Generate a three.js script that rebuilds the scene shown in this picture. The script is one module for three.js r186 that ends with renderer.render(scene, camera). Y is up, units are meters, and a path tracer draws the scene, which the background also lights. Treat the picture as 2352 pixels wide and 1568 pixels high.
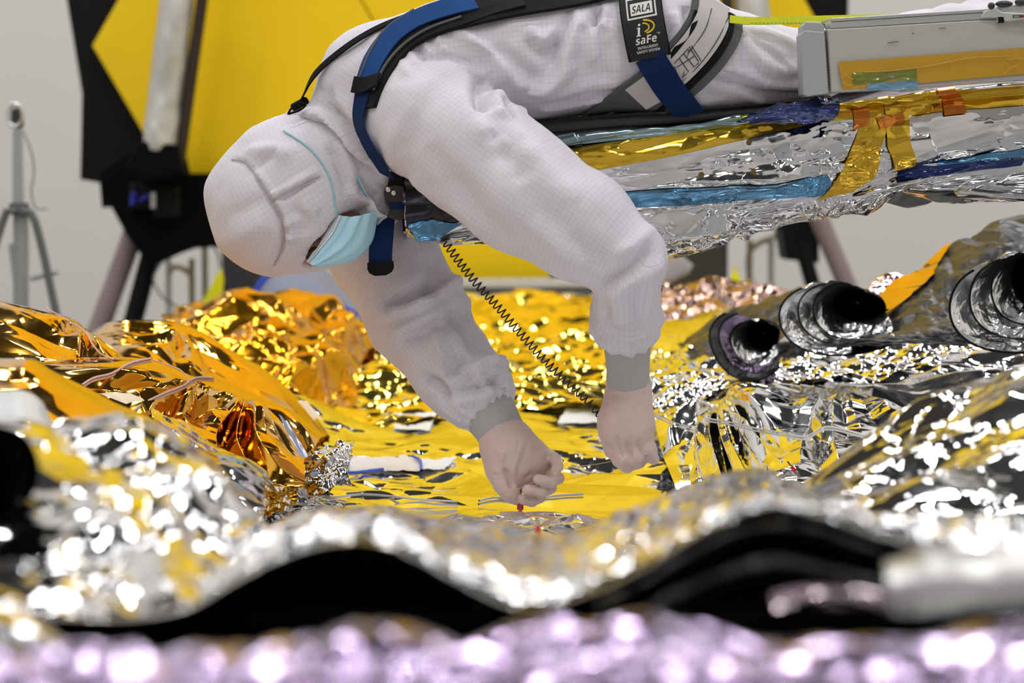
import * as THREE from 'three';
import { mergeGeometries } from 'three/addons/utils/BufferGeometryUtils.js';
import { RoundedBoxGeometry } from 'three/addons/geometries/RoundedBoxGeometry.js';
import { RectAreaLightUniformsLib } from 'three/addons/lights/RectAreaLightUniformsLib.js';

// ---------------------------------------------------------------- camera, light, exposure
const scene = new THREE.Scene();
scene.background = new THREE.Color(0x000000);
const F = 5600, HORIZON = 450;                       // focal length and horizon in pixels of the 2352 x 1568 frame
const EYE = new THREE.Vector3(0, 1.72, 4);
const PITCH = Math.atan((784 - HORIZON) / F);
const camera = new THREE.PerspectiveCamera(2 * Math.atan(784 / F) * 180 / Math.PI, 2352 / 1568, 0.05, 80);
camera.position.copy(EYE); camera.rotation.x = -PITCH;
camera.focus = 3.93; camera.userData.fStop = 5.2;
scene.add(camera);
const renderer = new THREE.WebGLRenderer({ antialias: true });
renderer.toneMapping = THREE.LinearToneMapping;
renderer.toneMappingExposure = 1.0;
renderer.shadowMap.enabled = true;
RectAreaLightUniformsLib.init();
const ROOM = { x0: -9, x1: 9, z0: -16, z1: 11, y1: 10 };
const LAMP_LEVEL = 96, LAMP_GLOW = 30, LAMP_W = 0.62, LAMP_L = 0.42;                // radiance of the ceiling panels

// ---------------------------------------------------------------- helpers
const V = (x, y, z) => new THREE.Vector3(x, y, z);
const clamp = (x, a = 0, b = 1) => Math.min(b, Math.max(a, x));
const lerp = (a, b, t) => a + (b - a) * t;
const smooth = (a, b, x) => { const t = clamp((x - a) / (b - a)); return t * t * (3 - 2 * t); };
const CP = Math.cos(PITCH), SP = Math.sin(PITCH);
// a point of the place from where it lies in the frame and how far away it stands
function P(px, py, d) {
  const cx = (px - 1176) / F, cy = (784 - py) / F, t = d / (cy * SP + CP);
  return V(EYE.x + cx * t, EYE.y + (cy * CP - SP) * t, EYE.z - (cy * SP + CP) * t);
}
function rng(seed) { let s = seed >>> 0; return () => { s = (s + 0x6D2B79F5) >>> 0; let t = s; t = Math.imul(t ^ t >>> 15, t | 1); t ^= t + Math.imul(t ^ t >>> 7, t | 61); return ((t ^ t >>> 14) >>> 0) / 4294967296; }; }
function hash(i, j, k) { let h = Math.imul(i, 374761393) + Math.imul(j, 668265263) + Math.imul(k, 2147483647 ^ 0x5bd1e995) | 0; h = Math.imul(h ^ h >>> 13, 1274126177); h = Math.imul(h ^ h >>> 16, 0x85ebca6b); return ((h ^ h >>> 15) >>> 0) / 4294967296; }
function noise2(x, y, k = 0) {
  const i = Math.floor(x), j = Math.floor(y); let fx = x - i, fy = y - j; fx = fx * fx * (3 - 2 * fx); fy = fy * fy * (3 - 2 * fy);
  return lerp(lerp(hash(i, j, k), hash(i + 1, j, k), fx), lerp(hash(i, j + 1, k), hash(i + 1, j + 1, k), fx), fy) * 2 - 1;
}
function noise3(x, y, z, k = 0) { const i = Math.floor(z), f = z - i, g = f * f * (3 - 2 * f); return lerp(noise2(x, y, k + i * 131), noise2(x, y, k + (i + 1) * 131), g); }
// flat facets with straight creases between them: heights at the corners of a bent triangular net
function facet(x, y, k = 0, bend = 0.35) {
  const a = x + bend * noise2(x * 0.7 + 3.1, y * 0.7, k + 7), b = y + bend * noise2(x * 0.7, y * 0.7 + 5.3, k + 9);
  const s = (a + b) * 0.3660254, u = a + s, v = b + s, i = Math.floor(u), j = Math.floor(v), fx = u - i, fy = v - j;
  const h00 = hash(i, j, k), h11 = hash(i + 1, j + 1, k);
  return (fx > fy ? h00 * (1 - fx) + hash(i + 1, j, k) * (fx - fy) + h11 * fy : h00 * (1 - fy) + hash(i, j + 1, k) * (fy - fx) + h11 * fx) * 2 - 1;
}
// crumpled foil: [cell size in metres, height in metres, stretch along t, turn] for every layer
function crumple(layers, k0 = 0) {
  return (s, t) => { let h = 0; layers.forEach(([cell, amp, st = 1, turn = 0, mask = 0], n) => { if (mask) { const m = smooth(-0.1, 0.55, noise2(s / mask + 11, t / mask, k0 + n * 5 + 3)); if (m < 0.01) return; amp *= m; } const c = Math.cos(turn), q = Math.sin(turn), a = s * c - t * q, b = s * q + t * c; h += amp * facet(a / cell, b / (cell * st), k0 + n * 17); }); return h; };
}
const tri = x => Math.abs((x - Math.floor(x)) * 2 - 1) * 2 - 1;

const taken = new Map();
function numbered(name) { const n = taken.get(name) || 0; taken.set(name, n + 1); return n ? `${name}_${String(n).padStart(3, '0')}` : name; }
function tag(o, label, category, group, kind) { o.userData.label = label; if (category) o.userData.category = category; if (group) o.userData.group = group; if (kind) o.userData.kind = kind; return o; }
function mesh(name, geometry, material, parent) {
  const m = new THREE.Mesh(geometry, material); m.castShadow = m.receiveShadow = true;
  m.name = parent ? name : numbered(name); (parent || scene).add(m); return m;
}
function thing(name, label, category, group) { const g = new THREE.Group(); g.name = numbered(name); scene.add(g); return tag(g, label, category, group); }
function struct(name, geometry, material, label) { const m = mesh(name, geometry, material); m.userData.kind = 'structure'; m.userData.label = label; m.userData.category = 'structure'; return m; }

const std = (c, roughness = 0.7, metalness = 0, more = {}) => new THREE.MeshStandardMaterial({ color: Array.isArray(c) ? new THREE.Color().setRGB(...c) : c, roughness, metalness, side: THREE.DoubleSide, ...more });
const phys = (c, o) => new THREE.MeshPhysicalMaterial({ color: Array.isArray(c) ? new THREE.Color().setRGB(...c) : c, side: THREE.DoubleSide, ...o });

function gridGeometry(nu, nv, at, closedU = false) {
  const pos = new Float32Array((nu + 1) * (nv + 1) * 3), uv = new Float32Array((nu + 1) * (nv + 1) * 2), idx = [];
  const p = V();
  for (let j = 0, n = 0; j <= nv; j++) for (let i = 0; i <= nu; i++, n++) {
    const r = at(i / nu, j / nv, p, i, j) || p; pos[n * 3] = r.x; pos[n * 3 + 1] = r.y; pos[n * 3 + 2] = r.z; uv[n * 2] = i / nu; uv[n * 2 + 1] = j / nv;
    if (i < nu && j < nv) { const a = n, b = n + 1, c = n + nu + 1, d = c + 1; idx.push(a, b, d, a, d, c); }
  }
  const g = new THREE.BufferGeometry();
  g.setAttribute('position', new THREE.BufferAttribute(pos, 3)); g.setAttribute('uv', new THREE.BufferAttribute(uv, 2)); g.setIndex(idx); g.computeVertexNormals(); return g;
}
const spline = pts => new THREE.CatmullRomCurve3(pts, false, 'centripetal');
// a surface through a family of curves, each a list of points; loft().at(u, v) gives the bare surface
function loft(curves, opt = {}) {
  const N = opt.table || 160, K = curves.length;
  const tab = curves.map(c => { const s = spline(c); return Array.from({ length: N + 1 }, (_, i) => s.getPoint(i / N)); });
  const cr = (a, b, c, d, t) => 0.5 * (2 * b + (c - a) * t + (2 * a - 5 * b + 4 * c - d) * t * t + (3 * b - a - 3 * c + d) * t * t * t);
  const along = (k, u, o) => { const f = clamp(u) * N, i = Math.min(N - 1, Math.floor(f)); return o.copy(tab[k][i]).lerp(tab[k][i + 1], f - i); };
  const q = [V(), V(), V(), V()];
  const at = (u, v, o = V()) => {
    const f = clamp(v) * (K - 1), k = Math.min(K - 2, Math.floor(f)), t = f - k;
    if (K === 2) { along(0, u, q[0]); along(1, u, q[1]); return o.copy(q[0]).lerp(q[1], t); }
    along(k, u, q[1]); along(k + 1, u, q[2]);
    if (k > 0) along(k - 1, u, q[0]); else q[0].copy(q[1]).multiplyScalar(2).sub(q[2]);
    if (k < K - 2) along(k + 2, u, q[3]); else q[3].copy(q[2]).multiplyScalar(2).sub(q[1]);
    return o.set(cr(q[0].x, q[1].x, q[2].x, q[3].x, t), cr(q[0].y, q[1].y, q[2].y, q[3].y, t), cr(q[0].z, q[1].z, q[2].z, q[3].z, t));
  };
  const normal = (u, v, o = V()) => {
    const e = 2e-3, a = at(Math.min(1, u + e), v), b = at(Math.max(0, u - e), v), c = at(u, Math.min(1, v + e)), d = at(u, Math.max(0, v - e));
    return o.copy(a.sub(b).cross(c.sub(d))).normalize();
  };
  const mid = along(Math.floor((K - 1) / 2), 0, V()); let lenU = 0;
  for (let i = 1; i <= N; i++) lenU += tab[Math.floor((K - 1) / 2)][i].distanceTo(tab[Math.floor((K - 1) / 2)][i - 1]);
  let lenV = 0; { const a = V(), b = at(0.5, 0); for (let j = 1; j <= 60; j++) { at(0.5, j / 60, a); lenV += a.distanceTo(b); b.copy(a); } }
  void mid;
  const disp = opt.disp, face = normal(0.5, 0.5).dot(opt.face || V(0, 0.6, 0.8)) < 0 ? -1 : 1;
  const out = (u, v, o = V(), lift = 0) => {
    at(u, v, o); const n = normal(u, v); let h = lift * face; if (disp) h += disp(u * lenU, v * lenV, u, v);
    return o.addScaledVector(n, h);
  };
  return { at, normal, out, lenU, lenV, face };
}
function sheetGeometry(L, nu, nv, [u0, u1, v0, v1] = [0, 1, 0, 1], lift = 0, vmap) {
  const g = gridGeometry(nu, nv, (u, v, p) => L.out(lerp(u0, u1, u), lerp(v0, v1, vmap ? vmap(v) : v), p, lift));
  const uv = g.attributes.uv; for (let i = 0; i < uv.count; i++) uv.setXY(i, lerp(u0, u1, uv.getX(i)) * L.lenU, lerp(v0, v1, uv.getY(i)) * L.lenV);
  return g;
}
// a flat patch laid on a lofted surface: corners given in (u, v)
function patchGeometry(L, [a, b, c, d], nu, nv, lift, raw) {
  const g = gridGeometry(nu, nv, (s, t, p) => { const u = lerp(lerp(a[0], b[0], s), lerp(d[0], c[0], s), t), v = lerp(lerp(a[1], b[1], s), lerp(d[1], c[1], s), t); return raw ? L.at(u, v, p).addScaledVector(L.normal(u, v), lift * L.face) : L.out(u, v, p, lift); });
  return g;
}
function tube(pts, r, seg = 64, rad = 8, closed = false) { return new THREE.TubeGeometry(pts.length > 2 ? new THREE.CatmullRomCurve3(pts, closed, 'centripetal') : new THREE.LineCurve3(...pts), seg, r, rad, closed); }
function bar(a, b, r, r2 = r, rad = 16) {
  const g = new THREE.CylinderGeometry(r2, r, a.distanceTo(b), rad, 1); g.applyQuaternion(new THREE.Quaternion().setFromUnitVectors(V(0, 1, 0), b.clone().sub(a).normalize())); g.translate((a.x + b.x) / 2, (a.y + b.y) / 2, (a.z + b.z) / 2); return g;
}
// a strip of webbing through points, each with the way its face points; width may change along it
function ribbon(pts, normals, width, thick = 0.003, seg = 60, uvScale) {
  const c = spline(pts), nv = normals.length, N = V(), T = V(), B = V(), o = [];
  const w = typeof width === 'function' ? width : () => width;
  const frame = t => { const f = t * (nv - 1), i = Math.min(nv - 2, Math.floor(f)); N.copy(normals[i]).lerp(normals[i + 1], f - i).normalize(); c.getTangent(t, T); B.crossVectors(T, N).normalize(); N.crossVectors(B, T).normalize(); return c.getPoint(t); };
  const pos = [], uv = [], idx = [], R = [[-1, -1], [-1, 1], [1, 1], [1, -1]];
  for (let f = 0; f < 4; f++) {
    const A = R[f], C = R[(f + 1) % 4], s0 = pos.length / 3;
    for (let i = 0; i <= seg; i++) {
      const t = i / seg, p = frame(t), hw = w(t) / 2, ht = thick / 2;
      for (const [k, q] of [[0, A], [1, C]]) { pos.push(p.x + B.x * q[0] * hw + N.x * q[1] * ht, p.y + B.y * q[0] * hw + N.y * q[1] * ht, p.z + B.z * q[0] * hw + N.z * q[1] * ht); uv.push(uvScale ? t * uvScale : t, f === 1 ? k : k); }
      if (i < seg) { const a = s0 + i * 2; idx.push(a, a + 1, a + 3, a, a + 3, a + 2); }
    }
  }
  for (const e of [0, seg]) { const s0 = pos.length / 3, p = frame(e / seg), hw = w(e / seg) / 2, ht = thick / 2; for (const q of R) { pos.push(p.x + B.x * q[0] * hw + N.x * q[1] * ht, p.y + B.y * q[0] * hw + N.y * q[1] * ht, p.z + B.z * q[0] * hw + N.z * q[1] * ht); uv.push(0, 0); } idx.push(s0, s0 + 1, s0 + 2, s0, s0 + 2, s0 + 3); }
  void o;
  const g = new THREE.BufferGeometry(); g.setAttribute('position', new THREE.Float32BufferAttribute(pos, 3)); g.setAttribute('uv', new THREE.Float32BufferAttribute(uv, 2)); g.setIndex(idx); g.computeVertexNormals(); return g;
}
function extrude(pts, depth, bevel = 0, z = 0) {       // outline in x, y metres
  const s = new THREE.Shape(pts.map(p => new THREE.Vector2(p[0], p[1])));
  const g = new THREE.ExtrudeGeometry(s, { depth, bevelEnabled: bevel > 0, bevelSize: bevel, bevelThickness: bevel, bevelSegments: 2, steps: 1 }); g.translate(0, 0, z); return g;
}
// an outline read in the frame, standing upright at distance d, with real thickness behind it
function upright(pts, d, depth, bevel = 0) { return extrude(pts.map(([x, y]) => { const p = P(x, y, d); return [p.x, p.y]; }), depth, bevel, EYE.z - d - depth); }
function dataTexture(w, h, fn, color = true) {
  const a = new Uint8Array(w * h * 4); for (let y = 0; y < h; y++) for (let x = 0; x < w; x++) { const c = fn(x, y), i = (y * w + x) * 4; for (let k = 0; k < 3; k++) a[i + k] = clamp(Array.isArray(c) ? c[k] : c, 0, 255); a[i + 3] = 255; }
  const t = new THREE.DataTexture(a, w, h); t.wrapS = t.wrapT = THREE.RepeatWrapping; t.magFilter = THREE.LinearFilter; t.minFilter = THREE.LinearMipmapLinearFilter; t.generateMipmaps = true; if (color) t.colorSpace = THREE.SRGBColorSpace; t.needsUpdate = true; return t;
}
function boxAt(x0, x1, y0, y1, z0, z1) { const g = new THREE.BoxGeometry(x1 - x0, y1 - y0, z1 - z0); g.translate((x0 + x1) / 2, (y0 + y1) / 2, (z0 + z1) / 2); return g; }
function rbox(w, h, d, r, seg = 2) { return new RoundedBoxGeometry(w, h, d, seg, r); }
// a box lying along from a to b (its x axis), with a height and depth
function beamBox(a, b, h, dp, r = 0.002) { const g = rbox(a.distanceTo(b), h, dp, r); const x = b.clone().sub(a).normalize(), z = V(0, 0, 1).addScaledVector(x, -x.z).normalize(), y = V().crossVectors(z, x); g.applyMatrix4(new THREE.Matrix4().makeBasis(x, y, z)); const m = a.clone().add(b).multiplyScalar(0.5); g.translate(m.x, m.y, m.z); return g; }
// ---------------------------------------------------------------- materials
const M = {
  wall: std([0.74, 0.72, 0.69], 0.85), ceiling: std([0.05, 0.05, 0.052], 0.9), floor: std([0.22, 0.22, 0.22], 0.5),
  gold: std([1.0, 0.675, 0.0], 0.45, 0.3), black: phys([0.006, 0.006, 0.0065], { roughness: 0.6, specularIntensity: 0.3 }), blackCloth: phys([0.004, 0.004, 0.0045], { roughness: 0.9, specularIntensity: 0.15 }),
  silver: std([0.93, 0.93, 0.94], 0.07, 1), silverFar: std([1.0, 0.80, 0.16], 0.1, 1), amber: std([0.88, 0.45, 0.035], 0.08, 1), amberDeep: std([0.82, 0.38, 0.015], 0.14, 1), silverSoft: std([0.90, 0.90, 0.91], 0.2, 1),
  lilac: std([0.52, 0.40, 0.60], 0.14, 1), pink: std([0.86, 0.70, 0.74], 0.12, 1), darkFoil: phys([0.022, 0.022, 0.025], { roughness: 0.3, specularIntensity: 0.28 }), purpleFoil: std([0.20, 0.14, 0.24], 0.2, 1),
  alu: std([0.55, 0.55, 0.54], 0.45, 0.8), greyPaint: std([0.34, 0.36, 0.35], 0.55), steel: std([0.75, 0.75, 0.75], 0.25, 1),
};
// ---------------------------------------------------------------- clean room shell
{
  const { x0, x1, z0, z1, y1 } = ROOM, t = 0.3;
  struct('floor', boxAt(x0 - t, x1 + t, -t, 0, z0 - t, z1 + t), M.floor, 'grey sealed clean room floor under everything');
  struct('ceiling', boxAt(x0 - t, x1 + t, y1, y1 + t, z0 - t, z1 + t), M.ceiling, 'grey ceiling of the high bay');
  struct('wall_back', boxAt(x0 - t, x1 + t, 0, y1, z0 - t, z0), M.wall, 'plain pale grey wall behind the mirror');
  struct('wall_front', boxAt(x0 - t, x1 + t, 0, y1, z1, z1 + t), std([0.42, 0.41, 0.40], 0.85), 'plain grey wall opposite the mirror');
  struct('wall_left', boxAt(x0 - t, x0, 0, y1, z0, z1), M.wall, 'plain pale grey wall at the left');
  struct('wall_right', boxAt(x1, x1 + t, 0, y1, z0, z1), M.wall, 'plain pale grey wall at the right');
  const glow = new THREE.MeshStandardMaterial({ color: 0xffffff, emissive: 0xffffff, emissiveIntensity: LAMP_GLOW });
  const a = LAMP_W / 2 + 0.02, b = LAMP_L / 2 + 0.02;
  const frameG = mergeGeometries([boxAt(-a - 0.04, a + 0.04, -0.03, 0.05, -b - 0.04, -b), boxAt(-a - 0.04, a + 0.04, -0.03, 0.05, b, b + 0.04), boxAt(-a - 0.04, -a, -0.03, 0.05, -b, b), boxAt(a, a + 0.04, -0.03, 0.05, -b, b)]);
  const panelG = boxAt(-a, a, 0, 0.03, -b, b);
  for (let i = 0; i < 4; i++) for (let j = 0; j < 6; j++) {
    const x = lerp(-6.6, 6.6, i / 3), z = lerp(-13.5, 8.4, j / 5);
    const l = thing('ceiling_light', 'white rectangular light panel set in the high bay ceiling', 'ceiling light', 'light panels on the ceiling'); l.position.set(x, y1 - 0.06, z);
    mesh('frame', frameG, M.alu, l); mesh('diffuser', panelG, glow, l);
    const r = new THREE.RectAreaLight(0xffffff, LAMP_LEVEL, LAMP_W, LAMP_L); r.position.set(0, -0.012, 0); r.rotation.x = -Math.PI / 2; l.add(r);
  }
}
// ---------------------------------------------------------------- telescope mirror with its frame
{
  const D = 12.6, s = 338 / F * D, apo = s * Math.sqrt(3) / 2, z = EYE.z - D;
  const c0 = P(1060, 105, D), step = 1.5 * s;
  const hexPts = r => Array.from({ length: 6 }, (_, k) => [Math.cos(k * Math.PI / 3) * r, Math.sin(k * Math.PI / 3) * r]);
  const t = thing('telescope_mirror', 'huge upright mirror of golden hexagon segments held in a black frame', 'mirror');
  t.position.set(c0.x, c0.y, z);
  const hex = extrude(hexPts(s - 0.008), 0.05, 0.003, -0.05);
  for (const [i, list] of [[-1, [0, 1, 2, 3]], [0, [-0.5, 0.5, 1.5, 2.5, 3.5]], [1, [0, 1, 2, 3]]]) for (const j of list) { const m = mesh('hexagon_segment', hex, M.gold, t); m.position.set(i * step, j * 2 * apo, 0); }
  // dark backing frame, wider than the mirror, made in one piece
  const q = (x, y) => { const p = P(x, y, D + 0.12); return [p.x - c0.x, p.y - c0.y]; };
  const left = [[100, -330], [155, 0], [190, 215], [186, 412], [232, 420], [236, 476], [258, 470], [292, 540], [345, 602], [400, 575], [520, 556], [760, 560], [760, 60], [500, -300]].map(p => q(...p));
  mesh('frame', extrude(left, 0.35, 0, -0.45), M.black, t);
  const right = [[1400, 60], [1400, 520], [1700, 470], [1795, 528], [1806, 596], [1880, 604], [1880, 480], [1935, 330], [1945, 130], [1948, -20], [1960, -330], [1500, -330]].map(p => q(...p));
  mesh('frame', extrude(right, 0.35, 0, -0.45), M.black, t);
  mesh('frame', extrude([[740, -300], [1420, -300], [1420, 640], [1229, 720], [880, 720], [740, 560]].map(p => q(...p)), 0.3, 0, -0.42), M.black, t);
  // black shroud below the left segments, in front of the frame
  mesh('shroud', upright([[232, 400], [300, 352], [410, 404], [520, 402], [525, 560], [440, 566], [400, 580], [345, 606], [296, 540], [258, 470], [238, 472]], D - 0.25, 0.22, 0.01).translate(-c0.x, -c0.y, -z), M.blackCloth, t);
  for (const [a, b] of [[[300, 420], [352, 480]], [[355, 430], [415, 500]]]) { const p = P((a[0] + b[0]) / 2, (a[1] + b[1]) / 2, D - 0.3); const g = rbox((b[0] - a[0]) / F * D, (b[1] - a[1]) / F * D, 0.12, 0.02); g.translate(p.x - c0.x, p.y - c0.y, p.z - z); mesh('latch_box', g, M.black, t); }
  const bl = bar(P(303, 470, D - 0.37), P(309, 440, D - 0.37), 0.012); bl.translate(-c0.x, -c0.y, -z); mesh('cable_tie', bl, std(0x1c2fb0, 0.5), t);
  const bl2 = bar(P(318, 462, D - 0.37), P(345, 447, D - 0.37), 0.008); bl2.translate(-c0.x, -c0.y, -z); mesh('cable_tie', bl2, std(0x1c2fb0, 0.5), t);
  const fit = bar(P(352, 478, D - 0.37), P(352, 442, D - 0.37), 0.014); fit.translate(-c0.x, -c0.y, -z); mesh('fitting', fit, M.alu, t);
  const lc = tube([[398, 560], [372, 600], [352, 640], [372, 680], [420, 706], [470, 690], [500, 650], [505, 600], [490, 560]].map(([x, y]) => P(x, y, D - 0.1)), 0.006, 100, 6); lc.translate(-c0.x, -c0.y, -z); mesh('cable', lc, std([0.10, 0.10, 0.10], 0.6), t);
  // support legs down to the floor
  for (const [a, b, r, m] of [[[312, 520], [232, 740], 0.055, 'p'], [[352, 560], [300, 760], 0.05, 'k'], [[1868, 470], [1960, 690], 0.05, 'p'], [[1840, 560], [1880, 700], 0.04, 'k']]) {
    const p = P(...a, D - 0.05), w = P(...b, D - 0.05), e = p.clone().lerp(w, (p.y - 0.0) / (p.y - w.y));
    const g = bar(e, p, r, r); g.translate(-c0.x, -c0.y, -z); mesh('support_leg', g, m === 'p' ? std([0.30, 0.22, 0.22], 0.5) : M.black, t);
  }
}
// foil wrapped struts in front of the mirror
function strut(label, top, bottom, r0, r1, darkTop, darkBottom, base) {
  const t = thing('support_strut', label, 'strut');
  const a = P(...top, 12.1), b = P(...bottom, 12.1), up = a.clone().add(a.clone().sub(b).multiplyScalar(0.9));
  const ax = up.clone().sub(b).normalize(), s = V(1, 0, 0).addScaledVector(ax, -ax.x).normalize(), w = V().crossVectors(s, ax);
  const cr = crumple([[0.16, 0.022, 1.8], [0.07, 0.008, 1.4]], 91), len = up.distanceTo(b);
  mesh('foil_wrap', gridGeometry(48, 160, (u, v, p) => { const k = u * Math.PI * 2, r = lerp(r0, r1, v) + cr(k * 0.1, v * len) * (0.4 + v * 0.0 + 0.6 * smooth(0.45, 0, v)); return p.copy(b).addScaledVector(ax, v * len).addScaledVector(s, Math.cos(k) * r).addScaledVector(w, Math.sin(k) * r); }), std([0.60, 0.58, 0.54], 0.4, 0.6), t);
  const c = P(...darkTop, 12.08), d = P(...darkBottom, 12.08), cu = c.clone().add(c.clone().sub(d).multiplyScalar(0.9));
  mesh('dark_edging', bar(d, cu, 0.03, 0.03), std([0.02, 0.008, 0.003], 0.45), t);
  if (base) mesh('base_cover', upright(base, 12.02, 0.24, 0.02), M.blackCloth, t);
}
strut('foil wrapped grey strut with dark edge crossing the golden mirror left of the technician', [408, 0], [362, 346], 0.088, 0.08, [464, 0], [412, 372], [[318, 338], [345, 330], [400, 342], [412, 392], [330, 410], [300, 380]]);
strut('foil wrapped grey strut crossing the golden mirror above the yellow safety strap', [1724, 0], [1770, 346], 0.088, 0.08, [1668, 0], [1722, 372]);
// ---------------------------------------------------------------- signed distance bodies
const cone = (a, b, ra, rb) => { const d = b.clone().sub(a), l = d.lengthSq() || 1e-9; return { a, b, ra, rb, d, l }; };
function coneDist(c, x, y, z) {
  const px = x - c.a.x, py = y - c.a.y, pz = z - c.a.z; let t = (px * c.d.x + py * c.d.y + pz * c.d.z) / c.l; t = t < 0 ? 0 : t > 1 ? 1 : t;
  const qx = px - c.d.x * t, qy = py - c.d.y * t, qz = pz - c.d.z * t; return Math.sqrt(qx * qx + qy * qy + qz * qz) - (c.ra + (c.rb - c.ra) * t);
}
const smin = (a, b, k) => { const h = Math.max(k - Math.abs(a - b), 0) / k; return Math.min(a, b) - h * h * k * 0.25; };
const body = (list, k) => (x, y, z) => { let d = 1e9; for (const c of list) d = smin(d, coneDist(c, x, y, z), c.k || k); return d; };
// chains of joints [px, py, distance, radius] become tapered bones
function chain(joints, k) { const out = []; for (let i = 1; i < joints.length; i++) { const a = joints[i - 1], b = joints[i]; const c = cone(P(a[0], a[1], a[2]), P(b[0], b[1], b[2]), a[3], b[3]); if (k) c.k = k; out.push(c); } return out; }
function boxOf(list, pad = 0.03) { const lo = V(1e9, 1e9, 1e9), hi = V(-1e9, -1e9, -1e9); for (const c of list) { lo.min(c.a.clone().subScalar(c.ra)).min(c.b.clone().subScalar(c.rb)); hi.max(c.a.clone().addScalar(c.ra)).max(c.b.clone().addScalar(c.rb)); } return [lo.subScalar(pad), hi.addScalar(pad)]; }
function meshField(f, lo, hi, cell) {
  const nx = Math.ceil((hi.x - lo.x) / cell) + 1, ny = Math.ceil((hi.y - lo.y) / cell) + 1, nz = Math.ceil((hi.z - lo.z) / cell) + 1, n2 = nx * ny;
  const a = new Float32Array(n2 * nz);
  // coarse pass first: only cells near the surface are looked at finely
  const S = 4;
  for (let k = 0; k < nz; k += S) for (let j = 0; j < ny; j += S) for (let i = 0; i < nx; i += S) {
    const c = f(lo.x + (i + S / 2) * cell, lo.y + (j + S / 2) * cell, lo.z + (k + S / 2) * cell), far = Math.abs(c) > cell * S * 1.3;
    for (let kk = k; kk < Math.min(nz, k + S); kk++) for (let jj = j; jj < Math.min(ny, j + S); jj++) for (let ii = i; ii < Math.min(nx, i + S); ii++) a[ii + jj * nx + kk * n2] = far ? c : f(lo.x + ii * cell, lo.y + jj * cell, lo.z + kk * cell);
  }
  const id = new Int32Array(n2 * nz).fill(-1), pos = [], idx = [];
  const off = [0, 1, nx, nx + 1, n2, n2 + 1, n2 + nx, n2 + nx + 1], E = [[0, 1], [2, 3], [4, 5], [6, 7], [0, 2], [1, 3], [4, 6], [5, 7], [0, 4], [1, 5], [2, 6], [3, 7]];
  for (let k = 0; k < nz - 1; k++) for (let j = 0; j < ny - 1; j++) for (let i = 0; i < nx - 1; i++) {
    const o = i + j * nx + k * n2; let m = 0; for (let c = 0; c < 8; c++) if (a[o + off[c]] < 0) m |= 1 << c;
    if (m === 0 || m === 255) continue;
    let x = 0, y = 0, z = 0, n = 0;
    for (const [p, q] of E) { if (((m >> p) & 1) === ((m >> q) & 1)) continue; const va = a[o + off[p]], vb = a[o + off[q]], t = va / (va - vb); x += lerp(p & 1, q & 1, t); y += lerp(p >> 1 & 1, q >> 1 & 1, t); z += lerp(p >> 2, q >> 2, t); n++; }
    id[o] = pos.length / 3; pos.push(lo.x + (i + x / n) * cell, lo.y + (j + y / n) * cell, lo.z + (k + z / n) * cell);
  }
  const quad = (p, q, r, s, flip) => { if (p < 0 || q < 0 || r < 0 || s < 0) return; if (flip) idx.push(p, r, q, p, s, r); else idx.push(p, q, r, p, r, s); };
  for (let k = 1; k < nz - 1; k++) for (let j = 1; j < ny - 1; j++) for (let i = 1; i < nx - 1; i++) {
    const o = i + j * nx + k * n2, s = a[o] < 0;
    if (s !== (a[o + 1] < 0)) quad(id[o - nx - n2], id[o - n2], id[o], id[o - nx], !s);
    if (s !== (a[o + nx] < 0)) quad(id[o - 1 - n2], id[o - 1], id[o], id[o - n2], !s);
    if (s !== (a[o + n2] < 0)) quad(id[o - 1 - nx], id[o - nx], id[o], id[o - 1], !s);
  }
  const g = new THREE.BufferGeometry(); g.setAttribute('position', new THREE.Float32BufferAttribute(pos, 3)); g.setIndex(idx); g.computeVertexNormals(); return g;
}
function gradient(f, p, e = 0.002) { return V(f(p.x + e, p.y, p.z) - f(p.x - e, p.y, p.z), f(p.x, p.y + e, p.z) - f(p.x, p.y - e, p.z), f(p.x, p.y, p.z + e) - f(p.x, p.y, p.z - e)).normalize(); }
// where a sight line first meets a body
function touch(f, px, py, lift = 0, from = 3.3) {
  const a = P(px, py, 1), dir = a.sub(EYE).normalize(), p = EYE.clone().addScaledVector(dir, from); let best = 1e9; const keep = V();
  for (let i = 0; i < 220; i++) { const d = f(p.x, p.y, p.z); if (d < best) { best = d; keep.copy(p); } if (d < 4e-4) break; p.addScaledVector(dir, Math.max(2e-4, d * 0.7)); if (p.distanceTo(EYE) > 5) break; }
  const n = gradient(f, keep); keep.addScaledVector(n, lift - f(keep.x, keep.y, keep.z)); return { p: keep, n };
}
let FOLD = 2.0;
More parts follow.
